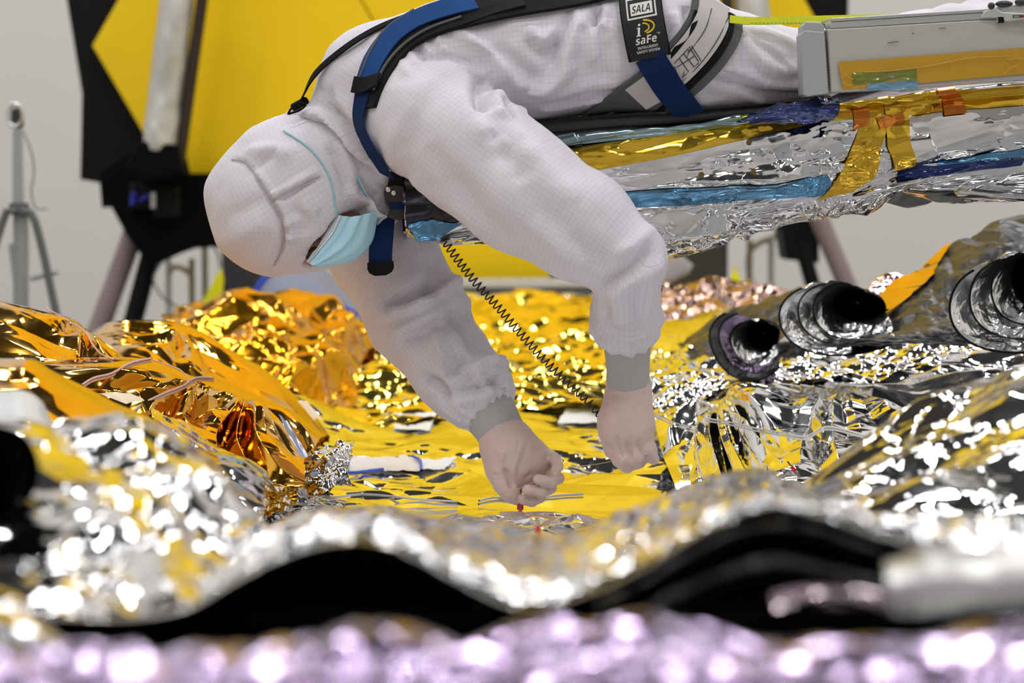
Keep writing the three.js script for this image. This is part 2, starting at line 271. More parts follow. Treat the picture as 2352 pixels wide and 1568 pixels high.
// folds: [[px, py] ...], height (minus: groove), half width
function foldField(f, list) {
  const F2 = list.map(([pts, h, w]) => {
    const c = spline(pts.map(([x, y]) => touch(f, x, y).p)), q = c.getPoints(Math.max(6, pts.length * 6)); const m = new THREE.Box3().setFromPoints(q).expandByScalar(w * 2.6); return { q, h, w, m };
  });
  return p => {
    let s = 0; for (const k of F2) { if (!k.m.containsPoint(p)) continue; let b = 1e9, bt = 0; for (let i = 0; i < k.q.length; i++) { const d = p.distanceToSquared(k.q[i]); if (d < b) { b = d; bt = i / (k.q.length - 1); } } const e = Math.min(1, Math.min(bt, 1 - bt) * 5 + 0.15); s += FOLD * k.h * e * Math.exp(-b / (k.w * k.w)); } return s;
  };
}
function displace(g, fn) { const p = g.attributes.position, n = g.attributes.normal, a = V(), b = V(); for (let i = 0; i < p.count; i++) { a.fromBufferAttribute(p, i); b.fromBufferAttribute(n, i); const h = fn(a, b); p.setXYZ(i, a.x + b.x * h, a.y + b.y * h, a.z + b.z * h); } g.computeVertexNormals(); return g; }
// the cloth's thread grid runs along the bone each piece of cloth covers
function threadUV(g, bones) {
  const nrm = g.attributes.normal, src = g.attributes.position, ix = g.index.array, n = ix.length, pos = new Float32Array(n * 3), no = new Float32Array(n * 3), uv = new Float32Array(n * 2), c = V(), p = V(), r = V();
  const fr = bones.map(b => { const x = b.d.clone().normalize(); let y = V(0, 0, 1).addScaledVector(x, -x.z).normalize(); const z = V().crossVectors(x, y); return { x, y, z }; });
  for (let t = 0; t < n; t += 3) {
    c.set(0, 0, 0); for (let k = 0; k < 3; k++) c.add(p.fromBufferAttribute(src, ix[t + k])); c.divideScalar(3);
    let best = 1e9, w = 0; bones.forEach((b, i) => { const d = coneDist(b, c.x, c.y, c.z); if (d < best) { best = d; w = i; } });
    const b = bones[w], f = fr[w], rad = (b.ra + b.rb) / 2; r.copy(c).sub(b.a); const ac = Math.atan2(r.dot(f.z), r.dot(f.y));
    for (let k = 0; k < 3; k++) {
      const i = ix[t + k]; p.fromBufferAttribute(src, i); pos.set([p.x, p.y, p.z], (t + k) * 3); no.set([nrm.getX(i), nrm.getY(i), nrm.getZ(i)], (t + k) * 3);
      r.copy(p).sub(b.a); let an = Math.atan2(r.dot(f.z), r.dot(f.y)); if (an - ac > Math.PI) an -= 2 * Math.PI; if (ac - an > Math.PI) an += 2 * Math.PI; uv[(t + k) * 2] = r.dot(f.x); uv[(t + k) * 2 + 1] = an * rad;
    }
  }
  const o = new THREE.BufferGeometry(); o.setAttribute('position', new THREE.BufferAttribute(pos, 3)); o.setAttribute('normal', new THREE.BufferAttribute(no, 3)); o.setAttribute('uv', new THREE.BufferAttribute(uv, 2)); return o;
}
// ---------------------------------------------------------------- the technician
const person = thing('person', 'technician in white hooded coverall and face mask lying prone, reaching down with both hands', 'person');
const weave = dataTexture(128, 128, (x, y) => { const l = Math.min(Math.min(x % 64, 64 - x % 64), Math.min(y % 64, 64 - y % 64)); const t = l < 2.5 ? 1 - l / 2.5 : 0, n = (hash(x, y, 5) - 0.5) * 8; return [lerp(238, 202, t) + n, lerp(235, 197, t) + n, lerp(240, 206, t) + n]; });
weave.repeat.set(1 / 0.0158, 1 / 0.0158);
const cloth = phys([0.78, 0.765, 0.79], { map: weave, roughness: 0.9, sheen: 0.15, sheenRoughness: 0.6 });
const plainCloth = phys([0.64, 0.62, 0.645], { roughness: 0.92 });
// coverall bones
const torso = [
  ...chain([[800, 300, 4.02, 0.07], [880, 205, 3.98, 0.09], [1050, 160, 3.96, 0.105], [1250, 132, 3.95, 0.092], [1420, 118, 3.95, 0.080], [1530, 110, 3.96, 0.092]], 0.06),
  ...chain([[820, 300, 4.10, 0.07], [890, 200, 4.17, 0.09], [1050, 155, 4.17, 0.105], [1250, 125, 4.17, 0.095], [1420, 112, 4.17, 0.085], [1530, 105, 4.17, 0.1]], 0.06),
  ...chain([[880, 205, 3.98, 0.085], [970, 285, 3.86, 0.088]], 0.05),
];
const nearArm = [...chain([[985, 270, 3.85, 0.083], [1075, 345, 3.82, 0.092], [1200, 435, 3.79, 0.093], [1335, 520, 3.76, 0.08], [1438, 590, 3.745, 0.058]], 0.03), ...chain([[1438, 592, 3.745, 0.058], [1440, 690, 3.82, 0.046], [1440, 738, 3.87, 0.054], [1441, 752, 3.885, 0.040]], 0.02)];
const farArm = chain([[860, 470, 4.24, 0.08], [870, 560, 4.2, 0.088], [955, 725, 4.12, 0.083], [1045, 850, 4.06, 0.066], [1092, 900, 4.03, 0.058], [1104, 916, 4.02, 0.048]], 0.03);
const legs = [...chain([[1530, 110, 3.96, 0.092], [1600, 138, 3.96, 0.075], [1720, 146, 3.98, 0.067], [1860, 150, 4.02, 0.05], [2000, 130, 4.14, 0.05], [2180, 72, 4.2, 0.036], [2290, 46, 4.22, 0.03]], 0.05), ...chain([[1530, 105, 4.17, 0.1], [1720, 150, 4.2, 0.075], [1880, 160, 4.24, 0.06], [2100, 100, 4.28, 0.045], [2290, 40, 4.3, 0.04], [2420, 30, 4.3, 0.04]], 0.05)];
const collar = [...chain([[676, 268, 3.985, 0.016], [735, 278, 3.955, 0.020], [795, 330, 3.935, 0.021], [850, 385, 3.925, 0.020], [888, 418, 3.93, 0.014]], 0.022), ...chain([[735, 232, 3.97, 0.012], [790, 268, 3.94, 0.016], [838, 325, 3.915, 0.016], [880, 372, 3.905, 0.014]], 0.02)];
const suitBones = [...torso, ...collar, ...nearArm, ...farArm, ...legs];
const torsoF = body([...torso, ...collar, ...legs], 0.05), nearF = body(nearArm, 0.03), farF = body(farArm, 0.03);
const suitF = (x, y, z) => smin(smin(torsoF(x, y, z), nearF(x, y, z), 0.018), farF(x, y, z), 0.02);
{
  const folds = foldField(suitF, [
    // trunk
    [[[1040, 70], [1125, 119], [1186, 184], [1212, 206]], 0.007, 0.010], [[[1120, 100], [1190, 150], [1235, 190]], -0.006, 0.012],
    [[[1210, 61], [1246, 96], [1280, 62]], 0.006, 0.009], [[[1205, 85], [1250, 125], [1290, 80]], -0.005, 0.010],
    [[[1329, 22], [1305, 102], [1278, 184], [1212, 214]], 0.009, 0.010], [[[1310, 20], [1285, 95], [1255, 170]], -0.007, 0.011],
    [[[1352, 20], [1322, 112], [1290, 215]], 0.006, 0.008], [[[1340, 60], [1312, 150]], -0.005, 0.008], [[[1376, 12], [1366, 60]], -0.012, 0.007], [[[1388, 10], [1378, 75]], 0.007, 0.007],
    [[[1365, 70], [1362, 150]], 0.004, 0.006], [[[1400, 40], [1410, 180]], 0.004, 0.012], [[[1395, 90], [1392, 190]], -0.004, 0.010],
    [[[1193, 256], [1270, 236], [1346, 218], [1450, 203]], -0.004, 0.006], [[[1220, 225], [1330, 200], [1440, 185]], 0.004, 0.012],
    [[[1160, 262], [1250, 248], [1380, 226], [1470, 214]], 0.004, 0.008],
    // shoulder gathers and armhole
    [[[938, 118], [962, 152]], 0.004, 0.006], [[[956, 104], [976, 140]], -0.004, 0.006], [[[972, 96], [992, 132]], 0.004, 0.006], [[[1002, 80], [1026, 124]], 0.004, 0.008], [[[920, 135], [940, 175]], 0.003, 0.008],
    [[[958, 138], [1040, 134], [1100, 150], [1142, 178]], -0.0035, 0.005], [[[1098, 158], [1138, 175], [1148, 222], [1142, 262]], 0.006, 0.012], [[[1112, 178], [1106, 215], [1108, 256]], -0.016, 0.013], [[[1152, 225], [1168, 250], [1180, 272]], -0.010, 0.009], [[[1136, 264], [1160, 262], [1176, 276]], 0.003, 0.007],
    // near sleeve
    [[[1000, 165], [950, 240], [905, 330], [900, 390]], 0.004, 0.018], [[[1100, 270], [1128, 335], [1165, 312]], 0.004, 0.014], [[[1120, 300], [1160, 350], [1215, 420]], -0.006, 0.020], [[[1190, 330], [1255, 400], [1330, 470]], 0.004, 0.022],
    [[[930, 395], [1020, 460], [1120, 540]], 0.004, 0.016], [[[980, 330], [1060, 430], [1190, 560]], -0.004, 0.022], [[[1240, 470], [1330, 560], [1400, 620]], -0.004, 0.016], [[[1200, 500], [1280, 570], [1350, 625]], 0.004, 0.016],
    // elbow and forearm
    [[[1375, 655], [1420, 640], [1470, 600], [1500, 560]], -0.009, 0.011], [[[1390, 690], [1440, 650], [1500, 620], [1520, 590]], 0.005, 0.010], [[[1500, 520], [1460, 560], [1400, 590]], 0.004, 0.010],
    [[[1430, 660], [1420, 710], [1425, 745]], 0.005, 0.009], [[[1470, 640], [1465, 700], [1475, 745]], -0.005, 0.010], [[[1395, 690], [1390, 730]], -0.004, 0.008], [[[1500, 650], [1492, 720]], 0.004, 0.008],
    [[[1366, 748], [1395, 775], [1450, 772], [1515, 742]], 0.006, 0.007], [[[1385, 735], [1420, 750], [1490, 735]], -0.008, 0.008], [[[1455, 780], [1452, 800]], -0.005, 0.005], [[[1478, 772], [1476, 795]], 0.004, 0.004],
    // far sleeve
    [[[870, 726], [953, 700], [1015, 662], [1060, 644]], 0.0105, 0.011], [[[880, 700], [960, 670], [1020, 640]], -0.0120, 0.013], [[[890, 768], [973, 737], [1075, 690]], 0.0090, 0.012], [[[930, 780], [1010, 740], [1090, 720]], -0.0090, 0.016],
    [[[998, 745], [1012, 800], [1033, 870]], 0.0090, 0.009], [[[1040, 700], [1075, 760], [1100, 820]], -0.0075, 0.014], [[[965, 866], [1007, 884], [1031, 926]], -0.0120, 0.009], [[[1060, 800], [1040, 850], [1100, 860]], -0.0105, 0.012], [[[1020, 870], [1080, 850], [1130, 830], [1165, 835]], 0.0090, 0.010], [[[1040, 900], [1100, 885], [1160, 870]], -0.0090, 0.008], [[[1050, 925], [1110, 905], [1170, 885]], 0.0075, 0.007],
    [[[985, 590], [1000, 640], [980, 690]], -0.0090, 0.016], [[[1110, 860], [1120, 900], [1100, 940]], 0.0060, 0.006], [[[1140, 860], [1150, 890]], -0.0060, 0.006],
    // leg
    [[[1694, 54], [1733, 128], [1784, 160], [1850, 160]], 0.005, 0.010], [[[1631, 166], [1682, 184], [1758, 217], [1840, 220]], -0.006, 0.009], [[[1640, 150], [1700, 170], [1790, 198], [1850, 196]], 0.005, 0.009], [[[1727, 178], [1850, 178]], -0.003, 0.004], [[[1700, 60], [1780, 80], [1850, 110]], 0.004, 0.010], [[[1680, 190], [1760, 236]], 0.004, 0.010], [[[1600, 200], [1660, 226]], -0.005, 0.010],
    [[[1540, 20], [1560, 70], [1550, 110]], 0.005, 0.010], [[[1575, 10], [1585, 50]], -0.005, 0.008], [[[1535, 60], [1530, 130]], -0.004, 0.010],
    // collar
    [[[674, 282], [743, 299], [784, 340], [839, 393], [856, 418]], -0.012, 0.010], [[[690, 262], [760, 280], [812, 330], [860, 390]], 0.010, 0.011], [[[745, 235], [790, 280], [830, 325], [885, 385]], -0.007, 0.008], [[[770, 215], [810, 260], [850, 310], [900, 390]], 0.005, 0.009], [[[730, 200], [770, 230]], -0.003, 0.010],
  ]);
  const [lo, hi] = boxOf(suitBones, 0.02);
  const g = meshField(suitF, lo, hi, 0.0065);
  const ends = [[P(1441, 752, 3.885), P(1440, 738, 3.87)], [P(1104, 916, 4.02), P(1092, 900, 4.03)]].map(([e, q]) => { const x = e.clone().sub(q).normalize(), y = V(0, 0, 1).addScaledVector(x, -x.z).normalize(); return { e, y, z: V().crossVectors(x, y) }; }), rel = V();
  const gather = p => { let h = 0; for (const k of ends) { const d = p.distanceTo(k.e); if (d > 0.09) continue; rel.copy(p).sub(k.e); const an = Math.atan2(rel.dot(k.z), rel.dot(k.y)); h += 0.0032 * smooth(0.09, 0.045, d) * Math.sin(an * 13 + 2.5 * noise2(an * 2, d * 30, 6)); } return h; };
  displace(g, (p, n) => folds(p) + gather(p) + 0.004 * noise3(p.x * 9, p.y * 11, p.z * 9, 3) + 0.0022 * noise3(p.x * 22 + p.y * 12, p.y * 26, p.z * 22, 8) + 0.0009 * noise3(p.x * 60, p.y * 60, p.z * 60, 12));
  mesh('coverall', threadUV(g, suitBones), cloth, person);
}
// hood
const hoodBones = [...chain([[626, 472, 4.0, 0.099], [702, 425, 4.0, 0.103], [785, 388, 4.0, 0.088], [812, 370, 4.0, 0.08]], 0.06), ...chain([[640, 505, 3.99, 0.088], [706, 508, 3.98, 0.072]], 0.05), ...chain([[720, 470, 3.99, 0.085], [820, 440, 3.99, 0.065], [862, 462, 3.985, 0.03]], 0.05), cone(P(546, 432, 4.0), P(612, 362, 4.0), 0.048, 0.046)];
hoodBones[hoodBones.length - 1].k = 0.03;
const hoodSolid = body(hoodBones, 0.04), opening = body([cone(P(722, 604, 3.94), P(750, 566, 3.93), 0.018, 0.030), cone(P(750, 566, 3.93), P(782, 520, 3.92), 0.030, 0.024), cone(P(782, 520, 3.92), P(836, 494, 3.91), 0.022, 0.012)], 0.01);
const hoodF = (x, y, z) => { const a = hoodSolid(x, y, z), b = -opening(x, y, z), k = 0.008, h = Math.max(k - Math.abs(a - b), 0) / k; return Math.max(a, b) + h * h * k * 0.25; };
{
  const folds = foldField(hoodF, [
    [[[530, 366], [565, 375], [600, 425], [622, 462], [645, 505], [650, 560], [628, 612]], -0.004, 0.005], [[[545, 360], [580, 385], [618, 440], [660, 505], [664, 565], [642, 615]], 0.0035, 0.006],
    [[[622, 462], [670, 440], [735, 405]], -0.0035, 0.005], [[[620, 455], [670, 428], [730, 392]], 0.003, 0.007], [[[575, 395], [600, 370], [640, 350]], -0.004, 0.010], [[[560, 350], [620, 345], [680, 360]], 0.004, 0.014],
    [[[660, 480], [700, 500], [690, 540]], -0.003, 0.010], [[[690, 470], [735, 490]], 0.003, 0.012], [[[500, 560], [560, 540], [620, 500]], 0.003, 0.016], [[[520, 500], [580, 470], [610, 450]], -0.002, 0.012], [[[650, 520], [680, 505]], 0.003, 0.006], [[[652, 545], [684, 540]], 0.003, 0.006],
    [[[755, 330], [780, 390], [800, 440]], -0.005, 0.008], [[[775, 320], [805, 380], [825, 430]], 0.004, 0.008], [[[800, 430], [830, 455], [860, 470]], 0.005, 0.007], [[[815, 400], [850, 440], [875, 455]], -0.006, 0.007],
  ]);
  const [lo, hi] = boxOf(hoodBones, 0.02);
  const g = meshField(hoodF, lo, hi, 0.0045);
  displace(g, p => folds(p) + 0.003 * noise3(p.x * 14, p.y * 14, p.z * 14, 21) + 0.0008 * noise3(p.x * 45, p.y * 45, p.z * 45, 23));
  const hood = mesh('hood', threadUV(g, hoodBones.slice(0, 4)), cloth, person);
  const stitch = std([0.38, 0.35, 0.40], 0.9);
  for (const pts of [[[532, 366], [565, 374], [600, 424], [622, 461], [646, 505], [651, 560], [630, 610]], [[622, 461], [670, 439], [735, 404]]]) mesh('seam', tube(pts.map(([x, y]) => touch(hoodF, x, y, 0.0005).p), 0.0009, 60, 6), stitch, hood);
  for (const [x, y] of [[761, 478], [796, 463]]) { const h = touch(hoodF, x, y, 0.001), s = new THREE.TorusGeometry(0.0055, 0.0013, 8, 20); s.applyQuaternion(new THREE.Quaternion().setFromUnitVectors(V(0, 0, 1), h.n)); s.translate(h.p.x, h.p.y, h.p.z); mesh('snap', s, plainCloth, hood); }
  // ruffled cloth tucked under the chin
  const rl = loft([[[842, 452], [862, 470], [880, 492], [884, 502]], [[826, 462], [846, 486], [866, 502], [876, 508]], [[816, 480], [838, 496], [858, 506], [868, 514]]].map((c, i) => c.map(([x, y]) => P(x, y, 3.90 + i * 0.012))), { disp: (s, t) => 0.004 * Math.sin(s * 190 + t * 60) + 0.002 * noise2(s * 90, t * 90, 4) });
  mesh('chin_gather', sheetGeometry(rl, 60, 24), plainCloth, person);
}
// face, nearly hidden between hood and mask
{
  const faceBones = [...chain([[742, 505, 3.985, 0.068], [790, 480, 3.98, 0.062]], 0.04), ...chain([[712, 538, 3.978, 0.048], [742, 546, 3.968, 0.042]], 0.03), cone(P(726, 562, 3.945), P(742, 574, 3.955), 0.013, 0.012), cone(P(700, 566, 3.96), P(710, 584, 3.955), 0.018, 0.011)];
  const f = body(faceBones, 0.02), [lo, hi] = boxOf(faceBones, 0.02);
  const face = mesh('face', meshField(f, lo, hi, 0.004), phys([0.50, 0.22, 0.17], { roughness: 0.6 }), person);
  const brow = [[706, 592], [716, 574], [730, 566]].map(([x, y]) => touch(f, x, y, 0.001, 3.5).p); mesh('eyebrow', tube(brow, 0.003, 20, 6), std([0.05, 0.03, 0.02], 0.9), face);
  const eye = touch(f, 729, 556, -0.003, 3.5); const eg = new THREE.SphereGeometry(0.009, 20, 14); eg.translate(eye.p.x, eye.p.y, eye.p.z); mesh('eye', eg, std([0.20, 0.12, 0.10], 0.3), face);
  // pleated mask
  const c = [
    [[[705, 601], [733, 563], [756, 524], [771, 494]], 3.905], [[[713, 606], [746, 572], [775, 537], [796, 496]], 3.880], [[[722, 610], [768, 585], [806, 551], [832, 494]], 3.872], [[[733, 613], [790, 598], [838, 562], [860, 486]], 3.885], [[[744, 614], [802, 602], [858, 558], [874, 486]], 3.925], [[[752, 612], [812, 596], [862, 548], [878, 482]], 3.97],
  ].map(([pts, d]) => pts.map(([x, y]) => P(x, y, d)));
  const L = loft(c, { disp: (s, t, u, v) => { let h = 0; for (const q of [0.22, 0.40, 0.58, 0.74]) h += 0.0045 * (smooth(q - 0.015, q + 0.015, v) - smooth(q + 0.02, q + 0.14, v)) * (0.35 + 0.65 * smooth(0, 0.25, u)); return h + 0.0008 * noise2(s * 60, t * 60, 2); } });
  const mask = mesh('face_mask', sheetGeometry(L, 50, 110), phys([0.40, 0.66, 0.78], { roughness: 0.85 }), person);
  mesh('binding', sheetGeometry(L, 50, 6, [0, 1, -0.001, 0.13], 0.0012), phys([0.74, 0.78, 0.82], { roughness: 0.85 }), mask);
  for (const v of [0.05, 0.09]) { const pts = Array.from({ length: 12 }, (_, i) => L.out(i / 11, v, V(), 0.002)); mesh('stitching', tube(pts, 0.0006, 40, 5), std([0.45, 0.52, 0.60], 0.9), mask); }
  const strap = phys([0.30, 0.62, 0.66], { roughness: 0.8 });
  for (const pts of [[[652, 302], [690, 325], [722, 352], [748, 388], [762, 425], [767, 460], [772, 496]], [[806, 378], [822, 410], [840, 446], [862, 474]]]) mesh('tie', tube(pts.map(([x, y], i) => touch((a, b, d) => Math.min(hoodF(a, b, d), suitF(a, b, d)), x, y, 0.0025).p), 0.0017, 60, 6), strap, mask);
}
// cuffs and gloved hands
const knit = dataTexture(64, 64, (x, y) => { const r = Math.abs((x % 8) - 4) / 4; return 120 + 100 * r + (hash(x, y, 3) - 0.5) * 30; }, false);
const cuffMat = phys([0.43, 0.42, 0.41], { roughness: 0.95, bumpMap: knit, bumpScale: 0.0006 });
function cuff(a, b, ra, rb) {
  const ax = b.clone().sub(a), L = ax.length(); ax.normalize(); const s = V(0, 0, 1).addScaledVector(ax, -ax.z).normalize(), w = V().crossVectors(s, ax);
  const prof = [[0, ra * 0.7], [0, ra], [0.25, ra * 1.02], [0.6, lerp(ra, rb, 0.7)], [0.97, rb], [1.0, rb * 0.985], [1.0, rb * 0.8], [0.8, rb * 0.7]];
  const g = gridGeometry(96, prof.length * 4 - 4, (u, v, p) => { const f = v * (prof.length - 1), i = Math.min(prof.length - 2, Math.floor(f)), t = f - i, y = lerp(prof[i][0], prof[i + 1][0], t), r = lerp(prof[i][1], prof[i + 1][1], t) + 0.0008 * noise2(Math.cos(u * 6.28) * 4 + y * 5, Math.sin(u * 6.28) * 4, 7), k = u * Math.PI * 2; return p.copy(a).addScaledVector(ax, y * L).addScaledVector(s, Math.cos(k) * r).addScaledVector(w, Math.sin(k) * r); });
  const uv = g.attributes.uv; for (let i = 0; i < uv.count; i++) uv.setXY(i, uv.getX(i) * 22, uv.getY(i) * 2);
  mesh('cuff', g, cuffMat, person);
}
cuff(P(1441, 770, 3.9), P(1443, 891, 3.95), 0.0365, 0.0345);
cuff(P(1118, 936, 4.01), P(1166, 1018, 3.99), 0.043, 0.0395);
{
  const gloveMat = phys([0.63, 0.475, 0.43], { roughness: 0.5, clearcoat: 0.15, clearcoatRoughness: 0.5 });
  const hand = (bones, folds, name) => { const f = body(bones, 0.010), [lo, hi] = boxOf(bones, 0.012), ff = foldField(f, folds), g = meshField(f, lo, hi, 0.0026); displace(g, p => ff(p) + 0.0007 * noise3(p.x * 60, p.y * 60, p.z * 60, 5) + 0.0005 * Math.abs(noise3(p.x * 60 + p.y * 40, p.y * 150, p.z * 90, 9))); return mesh('glove', g, gloveMat, person); };
  const T = (j, k = 0.0025) => chain(j, k);
  // right hand: thumb and first finger pinch a pin, the others curl beside them
  hand([
    ...chain([[1152, 1000, 3.99, 0.034], [1166, 1022, 3.985, 0.034], [1190, 1068, 3.99, 0.031], [1200, 1095, 3.995, 0.024]], 0.03), ...chain([[1185, 1025, 3.99, 0.028], [1228, 1058, 4.0, 0.021], [1240, 1082, 4.005, 0.016]], 0.03), ...chain([[1150, 1045, 3.985, 0.026], [1148, 1080, 3.975, 0.020]], 0.025),
    ...T([[1146, 1076, 3.975, 0.020], [1158, 1112, 3.965, 0.0155], [1172, 1132, 3.962, 0.0125], [1187, 1149, 3.965, 0.0085]], 0.012),
    ...T([[1200, 1100, 4.0, 0.0125], [1240, 1140, 3.985, 0.0100], [1222, 1150, 3.962, 0.0098], [1202, 1147, 3.955, 0.0084]]),
    ...T([[1222, 1092, 4.0, 0.0125], [1264, 1120, 3.975, 0.0102], [1242, 1129, 3.946, 0.0102], [1212, 1124, 3.936, 0.0092]]),
    ...T([[1240, 1078, 4.0, 0.0120], [1282, 1098, 3.975, 0.0100], [1264, 1107, 3.945, 0.0098], [1236, 1101, 3.934, 0.0088]]),
    ...T([[1250, 1042, 4.0, 0.0120], [1274, 1054, 3.980, 0.0100], [1281, 1070, 3.965, 0.0092], [1274, 1084, 3.955, 0.0080]]),
  ], [
    [[[1155, 1075], [1170, 1100], [1180, 1120]], -0.004, 0.005], [[[1200, 1010], [1185, 1060], [1178, 1105]], 0.0018, 0.003], [[[1184, 1008], [1180, 1050]], 0.0012, 0.003], [[[1212, 1020], [1196, 1070]], -0.0015, 0.004], [[[1130, 1090], [1150, 1092]], -0.0016, 0.0025], [[[1134, 1100], [1154, 1104]], -0.0014, 0.0025], [[[1226, 1036], [1246, 1030]], -0.0014, 0.003], [[[1205, 1100], [1222, 1085]], -0.002, 0.004], [[[1252, 1052], [1262, 1040]], -0.0014, 0.002], [[[1160, 1030], [1150, 1060]], 0.0015, 0.004],
  ]);
  // left hand: back of the hand, fingers hanging and curling away
  hand([
    ...chain([[1444, 876, 3.95, 0.031], [1444, 905, 3.95, 0.031], [1436, 965, 3.945, 0.0345], [1436, 1000, 3.945, 0.030]], 0.03), ...chain([[1418, 985, 3.945, 0.024], [1462, 985, 3.945, 0.024]], 0.03),
    ...T([[1405, 995, 3.95, 0.0150], [1408, 1034, 3.945, 0.0125], [1424, 1056, 3.975, 0.0105], [1438, 1062, 4.0, 0.009]], 0.010),
    ...T([[1424, 1005, 3.94, 0.0150], [1430, 1050, 3.93, 0.0128], [1440, 1068, 3.96, 0.0108], [1448, 1060, 3.99, 0.009]], 0.010),
    ...T([[1450, 1005, 3.94, 0.0150], [1462, 1046, 3.93, 0.0128], [1466, 1058, 3.96, 0.0108], [1462, 1052, 3.99, 0.009]], 0.010),
    ...T([[1470, 995, 3.945, 0.0145], [1488, 1030, 3.94, 0.0120], [1502, 1054, 3.95, 0.0095]], 0.010),
    ...T([[1400, 960, 3.97, 0.016], [1402, 1010, 3.99, 0.0130], [1420, 1050, 4.0, 0.010]], 0.010),
  ], [
    [[[1404, 905], [1440, 910], [1484, 904]], -0.0012, 0.003], [[[1403, 920], [1440, 926], [1486, 920]], 0.0012, 0.003], [[[1404, 935], [1430, 936], [1486, 932]], -0.001, 0.003], [[[1416, 1000], [1424, 1030], [1430, 1050]], -0.0025, 0.004], [[[1437, 1010], [1446, 1040], [1452, 1062]], -0.003, 0.004], [[[1462, 1010], [1476, 1035], [1486, 1055]], -0.003, 0.004],
    [[[1425, 930], [1430, 960], [1422, 985]], 0.0012, 0.004], [[[1450, 960], [1444, 985], [1450, 1005]], 0.0015, 0.004],
  ]);
}
// ---------------------------------------------------------------- the folded membranes
const C = (pts, d) => pts.map(p => P(p[0], p[1], p[2] ?? d));
// pleats that run out like a fan from a gathered point (u, v); n pleats, height h metres
const fan = (cu, cv, n, h, reach, asp = 1, k = 0) => (s, t, u, v) => {
  const x = (u - cu) * asp, y = v - cv, r = Math.hypot(x, y); if (r > reach) return 0;
  const q = (Math.atan2(y, x) / (2 * Math.PI) + 0.5) * n + 0.3 * noise2(r * 5, 1.3, k), i = Math.floor(q), f = q - i, a = hash(i, k, 77), b = hash(i + 1 >= n ? 0 : i + 1, k, 77);
  return h * (lerp(a, b, f) * 2 - 1) * smooth(0, 0.25, r / reach) * smooth(1, 0.45, r / reach) * smooth(-0.12, 0.10, y / reach);
};
const sum = (...f) => (s, t, u, v) => f.reduce((a, q) => a + q(s, t, u, v), 0);
const gate = (f, g) => (s, t, u, v) => f(s, t, u, v) * g(s, t, u, v);
function membrane(label, curves, disp, mat, nu, nv, extra = {}) {
  const L = loft(curves, { disp }), o = mesh('foil_membrane', sheetGeometry(L, nu, nv, extra.range, 0, extra.vmap), mat);
  tag(o, label, 'foil'); return { L, o };
}
let nearBed;
// where a sight line meets the valley floor
function onBed(px, py, lift = 0.002) { for (let d = 3.3; d < 6; d += 0.01) { const p = P(px, py, d); if (p.y < 1.2 + nearBed(p.x, p.z) + lift) { p.y = 1.2 + nearBed(p.x, p.z) + lift; return p; } } return P(px, py, 4.4); }
// the flat bed of the valley: rows get denser with distance, as the sheet is seen at a slant
function bed(label, d0, d1, left, right, height, mat, nu, nv) {
  const g = gridGeometry(nu, nv, (u, v, p) => { const d = 1 / lerp(1 / d0, 1 / d1, v), x = lerp(left, right, u) * d, z = EYE.z - d; return p.set(x, 1.2 + height(x, z), z); });
  const o = mesh('foil_membrane', g, mat); return tag(o, label, 'foil');
}
{
  const big = crumple([[0.34, 0.028, 0.8, 0.3], [0.15, 0.016, 0.8, -0.2], [0.08, 0.013, 0.7, 0.3, 0.3], [0.038, 0.0058, 0.8, 0.5, 0.2]], 301), fine = crumple([[0.022, 0.0022, 1], [0.011, 0.0008, 1]], 340);
  const ripple = crumple([[0.09, 0.010, 0.5, 0.1], [0.035, 0.005, 0.6]], 377);
  // cracked band where two membranes meet, at the left of the valley floor
  nearBed = (x, z) => {
    const rise = 0.10 * smooth(-0.28, -0.75, x) + 0.16 * smooth(0.30, 0.95, x) + 0.02 * smooth(0.55, 0.95, z);
    const wild = smooth(0.16, 0.0, Math.abs(x + 0.36 - 0.12 * (z))) * 0.9 + smooth(0.30, 0.6, x) * 0.5;
    return rise + big(x, z) * 0.85 + fine(x, z) * (0.05 + wild * 0.6) + ripple(x, z) * wild * 0.6;
  };
  bed('silver foil lying nearly flat under the technician\u2019s hands, mirroring yellow', 3.25, 5.75, -0.115, 0.105, nearBed, M.silver, 560, 460);
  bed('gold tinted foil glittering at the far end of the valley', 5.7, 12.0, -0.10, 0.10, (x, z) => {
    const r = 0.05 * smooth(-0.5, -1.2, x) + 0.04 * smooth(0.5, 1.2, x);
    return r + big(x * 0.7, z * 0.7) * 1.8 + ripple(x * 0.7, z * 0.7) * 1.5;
  }, M.silverFar, 420, 420);
}
